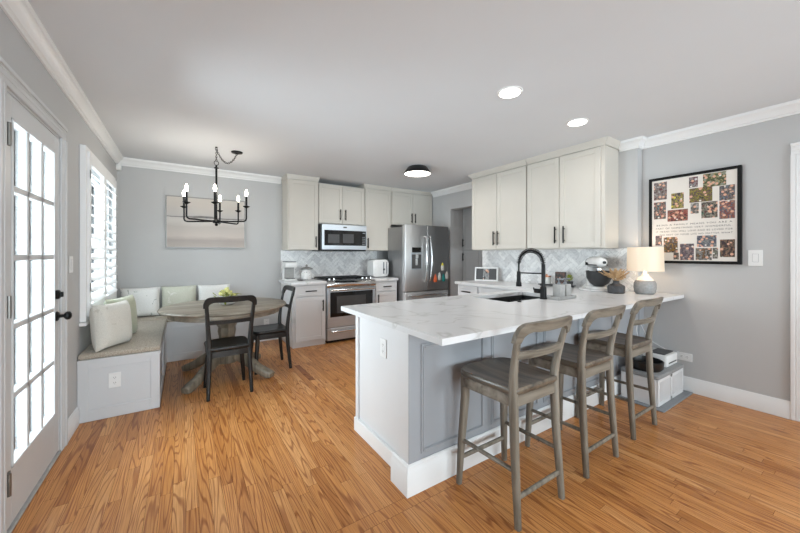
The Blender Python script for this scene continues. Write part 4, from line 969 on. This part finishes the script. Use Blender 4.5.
# local -y is the front (bowl side)
bm = NB(); prism(bm, rrect(-.075, -.12, .075, .12, .06, 6), 0, .028, bev=.008); beam(bm, [(0, .085, .02), (0, .09, .12), (0, .075, .235)], [.11, .09, .095], [.10, .075, .09], (0, 1, 0), .5); obj('stand', bm, 'mixw', mx_, 60)
bm = NB(); fr2 = [(.155, .022), (.14, .048), (.08, .064), (0, .066), (-.08, .060), (-.125, .050), (-.148, .028), (-.152, .008)]; rs = [[bm.verts.new((r*math.cos(2*PI*i/20), y, .285+r*.95*math.sin(2*PI*i/20))) for i in range(20)] for y, r in fr2]
for a, b in zip(rs, rs[1:]): bridge(bm, a, b)
bm.faces.new(rs[0]); bm.faces.new(rs[-1]); obj('motor_head', bm, 'mixw', mx_, 60)
bm = NB(); lathe(bm, [(.045, .03), (.05, .036), (.09, .065), (.118, .12), (.124, .195), (.120, .195), (.11, .12), (.05, .045), (0, .04)], (0, -.055, 0), 32); obj('bowl', bm, 'mixb', mx_, 50, label='charcoal mixing bowl')
bm = NB(); cyl(bm, (0, -.06, .19), (0, -.06, .225), .03, n=18); cyl(bm, (0, -.06, .14), (0, -.06, .19), .010, n=10); obj('beater_shaft', bm, 'chrome', mx_)
bm = NB(); cyl(bm, (-.063, .06, .27), (-.078, .06, .27), .014, n=12); cyl(bm, (.064, -.02, .285), (.085, -.02, .285), .017, n=12); cyl(bm, (0, -.1515, .285), (0, -.165, .285), .015, n=16); obj('knobs', bm, 'black', mx_)
bm = NB(); box(bm, -.067, -.10, .252, .067, .10, .262, .002); obj('trim_band', bm, 'black', mx_)
vs_ = thing('flower_vase', 'charcoal stone vase of dried beige plumes beside the lamp', 'vase', (3.61, 1.558, zc))
bm = NB(); lathe(bm, [(.066, 0), (.074, .006), (.076, .06), (.070, .075), (.030, .098), (.026, .118), (.031, .124), (.022, .124), (.020, .09), (0, .09)], n=32); obj('vase_body', bm, 'stonev', vs_)
bm = NB(); rp = random.Random(11)
for i in range(22):
    a = 2*PI*i/22+rp.uniform(-.15, .15); sp2 = rp.uniform(.04, .14); hh = rp.uniform(.09, .16)-sp2*.25
    pts = [Vector((0, 0, .10)), Vector((sp2*.3*math.cos(a), sp2*.3*math.sin(a), .10+hh*.45)), Vector((sp2*math.cos(a), sp2*math.sin(a), .10+hh))]
    tube(bm, pts, .0015, 5)
    dr_ = (pts[2]-pts[1]).normalized()
    for j in range(9):
        k = j/8; c0 = pts[1].lerp(pts[2], .1+.95*k); s_ = .020*(1-abs(k-.35)*.9)
        for sd in (-1, 1):
            v = (dr_*.75 + Vector((-math.sin(a), math.cos(a), rp.uniform(-.3, .5)))*sd*.7).normalized()
            ellipsoid(bm, c0+v*s_*.7, (s_, .0035, .0035), 5, 4, v.to_track_quat('X', 'Z').to_matrix())
obj('dried_plumes', bm, 'plume', vs_, 60)
lp = thing('table_lamp', 'grey ceramic table lamp with a cream drum shade', 'lamp', (3.79, 1.378, zc))
bm = NB(); lathe(bm, [(0, .0), (.072, 0), (.085, .012), (.094, .06), (.092, .10), (.078, .13), (.0, .131)], n=40); obj('base', bm, 'ceramic', lp, 50)
bm = NB(); lathe(bm, [(.077, .1312), (.055, .155), (.033, .175), (.03, .195), (0, .196)], n=40); obj('neck', bm, 'ceramicw', lp, 50, label='white glazed neck')
bm = NB(); cyl(bm, (0, 0, .196), (0, 0, .27), .012, n=12); ellipsoid(bm, (0, 0, .30), (.028, .028, .036)); obj('bulb', bm, 'bulb', lp)
bm = NB(); n = 56; r0, r1, z0, z1 = .151, .145, .222, .455
a_ = [[bm.verts.new((r*math.cos(2*PI*i/n), r*math.sin(2*PI*i/n), z)) for i in range(n)] for r, z in ((r0, z0), (r1, z1), (r1-.003, z1), (r0-.003, z0))]
for i in range(4): bridge(bm, a_[i], a_[(i+1) % 4])
obj('lamp_shade', bm, 'shade', lp, 50, label='cream linen drum shade')
pl = bpy.data.lights.new('table_lamp_light', 'POINT'); pl.energy = LAMP_POWER; pl.color = (1, .86, .68); pl.shadow_soft_size = .04
po = bpy.data.objects.new('table_lamp_light', pl); C.objects.link(po); po.parent = lp; po.location = (0, 0, .375)

# ------------------------------------------------------------------ by the right wall
lb_ = thing('storage_box', 'white slatted storage box with grey padded lid under the counter end', 'box', (3.355, 1.13, .012))
bm = NB(); box(bm, 0, 0.016, 0, .585, .28, .225, .002); box(bm, 0, .0041, 0, .03, .0159, .225); box(bm, .555, .0041, 0, .585, .0159, .225); obj('body', bm, 'white', lb_)
bm = NB()
for q in ((0, .03, 0, .225), (.555, .585, 0, .225), (.275, .31, 0, .225), (.03, .555, 0, .03), (.03, .555, .2, .225)): box(bm, q[0], -.006, q[2], q[1], .004, q[3], .001)
for i in range(10):
    xx = .032+i*.0245; box(bm, xx, -.004, .03, xx+.0135, .004, .2, .001); box(bm, xx+.28, -.004, .03, xx+.2935, .004, .2, .001)
obj('slatted_front', bm, 'white', lb_)
bm = NB(); box(bm, -.006, .01, .0, 0, .27, .225, .002); box(bm, -.010, .01, .195, -.006, .27, .225, .001); obj('side_panel', bm, 'white', lb_)
bm = NB(); prism(bm, rrect(-.012, -.012, .597, .285, .03, 4), .226, .262, bev=.010); obj('lid', bm, 'lidgrey', lb_, label='grey padded lid')
bm = NB(); prism(bm, rrect(3.30, 1.065, 4.0, 1.43, .015, 3), .0008, .0105, bev=.003); solo('floor_mat', bm, 'mgrey', (3.65, 1.25, 0), 'flat grey mat under the white slatted box', 'mat')
bw = thing('pet_bowl', 'round black bowl on the grey padded lid behind the stool leg', 'bowl', (3.50, 1.27, .2755))
bm = NB(); lathe(bm, [(0, 0), (.115, 0), (.13, .02), (.135, .075), (.128, .08), (.12, .03), (0, .012)], n=36); obj('bowl', bm, 'blackp', bw)
pr = thing('label_printer', 'small white printer with dark slot on the grey lid by the wall', 'printer', (3.79, 1.26, .2755))
bm = NB(); box(bm, -.13, -.10, 0, .13, .10, .105, .014, 3); obj('body', bm, 'plate', pr)
bm = NB(); box(bm, -.105, -.075, .1052, .105, .05, .114, .004); obj('lid', bm, 'dgrey', pr, label='dark grey lid')
bm = NB(); box(bm, -.09, -.1025, .03, .09, -.1002, .04); obj('slot', bm, 'slot', pr)
bm = NB(); cpts = [(3.80, 1.3635, .345), (3.80, 1.40, .38), (3.77, 1.425, .48), (3.74, 1.43, .56), (3.78, 1.435, .62), (3.86, 1.44, .60), (3.95, 1.40, .45), (3.99, 1.28, .37), (4.0, 1.17, .325)]
sm = []
for i in range(len(cpts)-1):
    p0, p1, p2, p3 = (Vector(cpts[max(i-1, 0)]), Vector(cpts[i]), Vector(cpts[i+1]), Vector(cpts[min(i+2, len(cpts)-1)]))
    for q in range(6):
        t_ = q/6; sm.append(.5*((2*p1)+(p2-p0)*t_+(2*p0-5*p1+4*p2-p3)*t_**2+(3*p1-p0-3*p2+p3)*t_**3))
sm.append(Vector(cpts[-1])); tube(bm, sm, .003, 6); solo('power_cord', bm, 'plate', (3.80, 1.36, .33), 'thin white cord looping from the small printer to the wall outlet', 'cord')

def plate(name, label, loc, normal, w_, h_, kind, cat, group=None):
    """wall plate at loc (centre on the wall); normal is '+x','-x','-y'"""
    rz = {'-y': 0, '-x': -PI/2, '+x': PI/2}[normal]
    r = thing(name, label, cat, loc, rz, group)
    bm = NB(); box(bm, -w_/2, -.007, -h_/2, w_/2, -.0008, h_/2, .002); obj('cover_plate', bm, 'plate', r)
    hz = w_ > h_
    if kind == 'outlet':
        for s in (-1, 1):
            c0 = (s*.021, 0) if hz else (0, s*.021); bm = NB(); box(bm, c0[0]-.016, -.0085, c0[1]-.016, c0[0]+.016, -.0071, c0[1]+.016, .001); so = obj('socket', bm, 'plate', r)
            bm = NB()
            for q in (-.006, .006):
                if hz: box(bm, c0[0]-.003, -.0092, c0[1]+q-.0012, c0[0]+.006, -.0086, c0[1]+q+.0012)
                else: box(bm, c0[0]+q-.0012, -.0092, c0[1]-.003, c0[0]+q+.0012, -.0086, c0[1]+.006)
            cyl(bm, (c0[0]-(.009 if hz else 0), -.0086, c0[1]-(0 if hz else .009)), (c0[0]-(.009 if hz else 0), -.0092, c0[1]-(0 if hz else .009)), .0022, n=8)
            obj('slots', bm, 'slot', so)
    else:
        bm = NB(); box(bm, -.017, -.009, -.033, .017, -.0071, .033, .001); obj('rocker', bm, 'plate', r)
        bm = NB(); box(bm, -.0185, -.0076, -.0345, .0185, -.00705, .0345); obj('rocker_gap', bm, 'mgrey', r)
    return r
plate('wall_outlet', 'white outlet on the paneled end of the bench', (-.458, by0+.008, .295), '-y', .078, .118, 'outlet', 'outlet')
plate('wall_outlet', 'white horizontal outlet low on the right wall above the printer', (XR, 1.137, .325), '-x', .118, .075, 'outlet', 'outlet')
plate('wall_outlet', 'white outlet on the end panel of the peninsula', (1.084, 1.835, .70), '-x', .075, .118, 'outlet', 'outlet')
plate('wall_outlet', 'white outlet on the back wall behind the side-on black chair', (1.06, YB, .27), '-y', .078, .118, 'outlet', 'outlet')
plate('light_switch', 'white light switch beside the photo collage', (XR, .668, 1.275), '-x', .085, .135, 'switch', 'light switch')
plate('light_switch', 'white light switch between French door and window', (XL, 3.30, 1.232), '+x', .075, .12, 'switch', 'light switch')
bm = NB(); box(bm, XL+.002, 5.21, 2.335, XL+.05, 5.27, 2.40, .006, 2); solo('motion_sensor', bm, 'plate', (XL+.002, 5.24, 2.335), 'small white sensor box under the crown in the left corner', 'sensor')

# ------------------------------------------------------------------ wall art and photo collage
wa = thing('wall_art', 'wide pale landscape print in a thin silver frame', 'picture', (.285, YB-.03, 1.74))
hw, hh = .475, .345
bm = NB()
for q in ((-hw, -hw+.014, -hh, hh), (hw-.014, hw, -hh, hh), (-hw+.014, hw-.014, -hh, -hh+.014), (-hw+.014, hw-.014, hh-.014, hh)): box(bm, q[0], -.008, q[2], q[1], .028, q[3], .001)
obj('frame', bm, 'silver', wa)
bm = NB(); box(bm, -hw+.013, -.001, -hh+.013, hw-.013, .006, hh-.013); obj('canvas', bm, 'art', wa)
pc = thing('photo_collage', 'large black framed family photo collage on the right wall', 'picture', (XR-.002, 1.08, 1.645))
XP = XR-.030
bm = NB(); ya_, yb_, za_, zb_ = .745, 1.415, 1.218, 2.072; fw_ = .026
for q in ((ya_, ya_+fw_, za_, zb_), (yb_-fw_, yb_, za_, zb_), (ya_+fw_, yb_-fw_, za_, za_+fw_), (ya_+fw_, yb_-fw_, zb_-fw_, zb_)): box(bm, XP-.008, q[0], q[2], XR-.002, q[1], q[3], .002)
wobj('frame', bm, 'matte', pc)
bm = NB(); box(bm, XP, ya_+fw_-.001, za_+fw_-.001, XR-.003, yb_-fw_+.001, zb_-fw_+.001); wobj('print_sheet', bm, 'paper', pc)
PH = [(1.373, 1.266, 1.851, 2.026), (1.373, 1.274, 1.66, 1.829), (1.231, 1.135, 1.75, 1.899), (1.261, 1.104, 1.628, 1.739), (1.096, 1.032, 1.934, 2.03), (0.996, 0.841, 1.918, 2.04), (0.885, 0.786, 1.783, 1.914), (1.093, 0.932, 1.79, 1.924), (1.084, 1.026, 1.687, 1.784), (1.007, 0.897, 1.638, 1.785), (0.885, 0.786, 1.62, 1.778), (1.36, 1.306, 1.394, 1.493), (1.292, 1.181, 1.324, 1.475), (1.214, 1.173, 1.256, 1.322), (1.163, 1.06, 1.251, 1.407), (1.039, 0.904, 1.375, 1.478), (1.048, 0.935, 1.254, 1.364), (0.93, 0.894, 1.268, 1.365), (0.881, 0.786, 1.282, 1.437)]
PAL = [[(150, 52, 60), (44, 36, 38), (196, 170, 160), (92, 84, 90), (214, 206, 200)], [(60, 70, 62), (170, 60, 66), (206, 170, 150), (40, 40, 44), (130, 150, 150)], [(52, 44, 36), (90, 76, 50), (214, 200, 60), (180, 150, 130), (70, 64, 60)],
       [(34, 26, 24), (70, 40, 34), (206, 150, 124), (190, 70, 60), (24, 24, 28)], [(120, 120, 122), (60, 56, 58), (200, 196, 196), (150, 60, 60), (84, 84, 86)], [(66, 80, 48), (120, 132, 80), (44, 52, 40), (206, 190, 120), (170, 180, 170)],
       [(50, 70, 110), (90, 110, 140), (190, 160, 140), (40, 40, 46), (140, 150, 160)], [(44, 36, 34), (170, 130, 100), (80, 66, 54), (200, 180, 60), (30, 30, 34)], [(190, 190, 188), (60, 58, 56), (150, 140, 130), (110, 104, 100), (220, 216, 210)],
       [(36, 38, 36), (150, 44, 44), (60, 90, 70), (206, 190, 170), (30, 30, 30)], [(30, 26, 28), (206, 150, 120), (150, 50, 46), (96, 130, 150), (226, 160, 130)], [(110, 100, 120), (60, 60, 64), (180, 150, 140), (90, 90, 100), (200, 190, 180)],
       [(70, 56, 44), (206, 160, 60), (150, 110, 80), (40, 36, 34), (190, 176, 160)], [(90, 100, 110), (150, 140, 120), (60, 50, 44), (190, 180, 170), (120, 90, 70)], [(96, 80, 110), (140, 116, 130), (60, 50, 60), (190, 170, 170), (110, 70, 80)],
       [(150, 152, 160), (110, 112, 126), (60, 70, 100), (190, 190, 190), (80, 80, 84)], [(200, 170, 110), (70, 80, 90), (206, 196, 186), (50, 50, 54), (150, 110, 70)], [(120, 126, 90), (190, 184, 170), (70, 70, 64), (150, 140, 120), (210, 204, 196)], [(32, 44, 34), (50, 70, 54), (190, 140, 110), (28, 28, 30), (70, 40, 40)]]
for i, (y1_, y0_, z0_, z1_) in enumerate(PH):
    bm = NB(); box(bm, XP-.0012, y0_, z0_, XP-.0002, y1_, z1_); wobj('photo', bm, photo_mat('snapshot_%d' % i, i+1, PAL[i], 30), pc)
def text_mesh(txt, size, m, parent, y_left, y_right, z, xpos):
    cu = bpy.data.curves.new('lettering', 'FONT'); cu.body = txt; cu.size = size; cu.space_character = 1.25; cu.extrude = 0.0002
    to = bpy.data.objects.new('lettering', cu); C.objects.link(to); bpy.context.view_layer.update()
    me = bpy.data.meshes.new_from_object(to.evaluated_get(bpy.context.evaluated_depsgraph_get())); bpy.data.objects.remove(to); bpy.data.curves.remove(cu)
    xs_ = [v.co.x for v in me.vertices]; w_ = max(xs_)-min(xs_); k = (y_left-y_right)/w_; x0_ = min(xs_)
    for v in me.vertices:
        x_, yv, d_ = (v.co.x-x0_)*k, v.co.y, v.co.z
        v.co = (xpos-.0006-d_, y_left-x_, z+yv)
    me.materials.append(M[m]); o = bpy.data.objects.new('lettering', me); C.objects.link(o); o.parent = parent
    lo = wloc(parent)
    for v in me.vertices: v.co -= lo
    return o
for txt, a_l, a_r, zz in (('BEING A FAMILY MEANS YOU ARE A', 1.350, .802, 1.587), ('PART OF SOMETHING VERY WONDERFUL.', 1.355, .802, 1.555), ('IT MEANS YOU WILL LOVE AND BE LOVED FOR', 1.355, .800, 1.523), ('THE REST OF YOUR LIFE NO MATTER WHAT', 1.327, .800, 1.491)):
    text_mesh(txt, .021, 'ink', pc, a_l, a_r, zz, XP)

# ------------------------------------------------------------------ lamps on the ceiling
def can(x_, y_, label):
    r = thing('recessed_light', label, 'ceiling light', (x_, y_, ZC), 0, 'recessed ceiling lights')
    bm = NB(); lathe(bm, [(.072, -.0008), (.092, -.0008), (.090, -.006), (.072, -.009)], n=36); bm.faces.ensure_lookup_table()
    obj('trim_ring', bm, 'trim', r)
    bm = NB(); lathe(bm, [(0, -.0095), (.074, -.0095), (.074, -.0105), (0, -.0115)], n=36); obj('lens', bm, 'can', r)
    l = bpy.data.lights.new('recessed_lamp', 'AREA'); l.shape = 'DISK'; l.size = .14; l.energy = CAN_POWER; l.color = (1, .97, .93)
    o = bpy.data.objects.new('recessed_lamp', l); C.objects.link(o); o.parent = r; o.location = (0, 0, -.014)
can(2.01, 1.58, 'recessed round ceiling light nearest the camera'); can(2.97, 1.60, 'recessed round ceiling light nearest the wall cabinets')
can(.55, -.2, 'added unseen recessed fill light over the near floor'); can(2.6, -.6, 'added unseen recessed fill light toward the right rear'); can(.55, -1.8, 'added unseen recessed fill light by the left added rear window'); can(2.9, -1.9, 'added unseen recessed fill light by the right added rear window')  # out-of-view cans added for general fill
dl_ = thing('drum_ceiling_light', 'black drum flush ceiling light with white diffuser before the fridge', 'ceiling light', (2.67, 3.62, ZC))
bm = NB(); n = 48; pr_ = [(.12, -.001), (.135, -.012), (.185, -.088), (.187, -.096), (.181, -.096), (.13, -.014), (.116, -.006)]
lathe(bm, pr_, n=n); obj('shade', bm, 'blackp', dl_)
bm = NB(); lathe(bm, [(0, -.084), (.177, -.084), (.176, -.094), (.12, -.103), (0, -.107)], n=n); obj('diffuser', bm, 'drum', dl_, 60)
l = bpy.data.lights.new('drum_lamp', 'AREA'); l.shape = 'DISK'; l.size = .34; l.energy = DRUM_POWER; l.color = (1, .97, .93)
o = bpy.data.objects.new('drum_lamp', l); C.objects.link(o); o.parent = dl_; o.location = (0, 0, -.112)
# chandelier
cx, cy_ = .31, 4.18
cl = thing('chandelier', 'black six-arm candle chandelier swagged above the round table', 'chandelier', (cx, cy_, 1.63))
def CW(nm, bm, m='black', par=None, label=None): return wobj(nm, bm, m, par or cl, 50, label)
bm = NB(); lathe(bm, [(0, 1.62), (.012, 1.625), (.018, 1.64), (.010, 1.65), (.034, 1.655), (.038, 1.665), (.038, 1.685), (.012, 1.70), (.0105, 1.71), (.0105, 2.26), (.024, 2.263), (.024, 2.27), (.010, 2.275), (.008, 2.30), (0, 2.30)], (cx, cy_, 0), 20); CW('stem', bm)
def chain(pts, link=.026, r=.0028):
    bm = NB(); pts = [Vector(q) for q in pts]; cum = [0]
    for a, b in zip(pts, pts[1:]): cum.append(cum[-1]+(b-a).length)
    n = max(2, int(cum[-1]/(link*.72)))
    for i in range(n):
        s = cum[-1]*(i+.5)/n; j = min(max(q for q in range(len(cum)) if cum[q] <= s), len(pts)-2); k_ = (s-cum[j])/(cum[j+1]-cum[j])
        c0 = pts[j].lerp(pts[j+1], k_); tg = (pts[j+1]-pts[j]).normalized(); up = Vector((0, 0, 1)) if abs(tg.z) < .9 else Vector((1, 0, 0)); u = tg.cross(up).normalized(); w_ = tg.cross(u)
        sd = u if i % 2 else w_
        tube(bm, [c0+tg*(link/2*math.cos(a))+sd*(link*.30*math.sin(a)) for a in [2*PI*q/10 for q in range(10)]], r, 5, closed=True)
    return bm
bm = chain([(cx, cy_, 2.345), (cx, cy_, 2.478)]); 
tube(bm, [(cx+.022*math.cos(a), cy_, 2.322+.024*math.sin(a)) for a in [2*PI*q/16 for q in range(16)]], .0035, 6, closed=True); CW('chain', bm)
bm = NB(); lathe(bm, [(.0, ZC-.001), (.014, ZC-.001), (.014, ZC-.006), (.005, ZC-.01), (0, ZC-.012)][::-1], (cx, cy_, 0), 14); tube(bm, [(cx+.011*math.cos(a), cy_, 2.48+.011*math.sin(a)) for a in [2*PI*q/12 for q in range(12)]], .0025, 6, closed=True); CW('hook', bm)
ex, ey = .525, 4.25
sw = [(cx+(ex-cx)*k, cy_+(ey-cy_)*k, 2.475-.13*4*k*(1-k)*(1.0)) for k in [i/14 for i in range(15)]]
CW('swag_chain', chain(sw))
bm = NB(); lathe(bm, [(.0, ZC-.030), (.012, ZC-.028), (.03, ZC-.02), (.058, ZC-.014), (.062, ZC-.001), (0, ZC-.001)], (ex, ey, 0), 28); CW('canopy', bm)
yw = math.radians(33.4)
for q in range(6):
    a = -yw + math.radians((184, 249, 297, 356, 77, 113)[q]); ca, sa = math.cos(a), math.sin(a); R0 = .345
    bm = NB(); P_ = lambda r, z: (cx+r*ca, cy_+r*sa, z)
    tube(bm, [P_(.03, 1.675), P_(.15, 1.672), P_(R0-.03, 1.672), P_(R0-.008, 1.68), P_(R0, 1.70), P_(R0, 1.825)], .0085, 8)
    ar = CW('arm', bm)
    bm = NB(); lathe(bm, [(.008, 1.815), (.014, 1.82), (.034, 1.832), (.036, 1.838), (.014, 1.842), (.012, 1.85)], P_(R0, 0), 20); CW('candle_cup', bm, 'black', ar)
    bm = NB(); cyl(bm, P_(R0, 1.8505), P_(R0, 1.945), .0115, n=14); CW('candle_sleeve', bm, 'black', ar)
    bm = NB(); lathe(bm, [(.009, 1.9455), (.011, 1.952), (.0155, 1.970), (.016, 1.982), (.011, 2.003), (.005, 2.018), (0, 2.022)], P_(R0, 0), 16); CW('bulb', bm, 'bulb', ar)
    l = bpy.data.lights.new('candle_lamp', 'POINT'); l.energy = BULB_POWER; l.color = (1, .93, .82); l.shadow_soft_size = .025
    o = bpy.data.objects.new('candle_lamp', l); C.objects.link(o); o.parent = cl; o.location = Vector(P_(R0, 2.06))-Vector(cl.location)
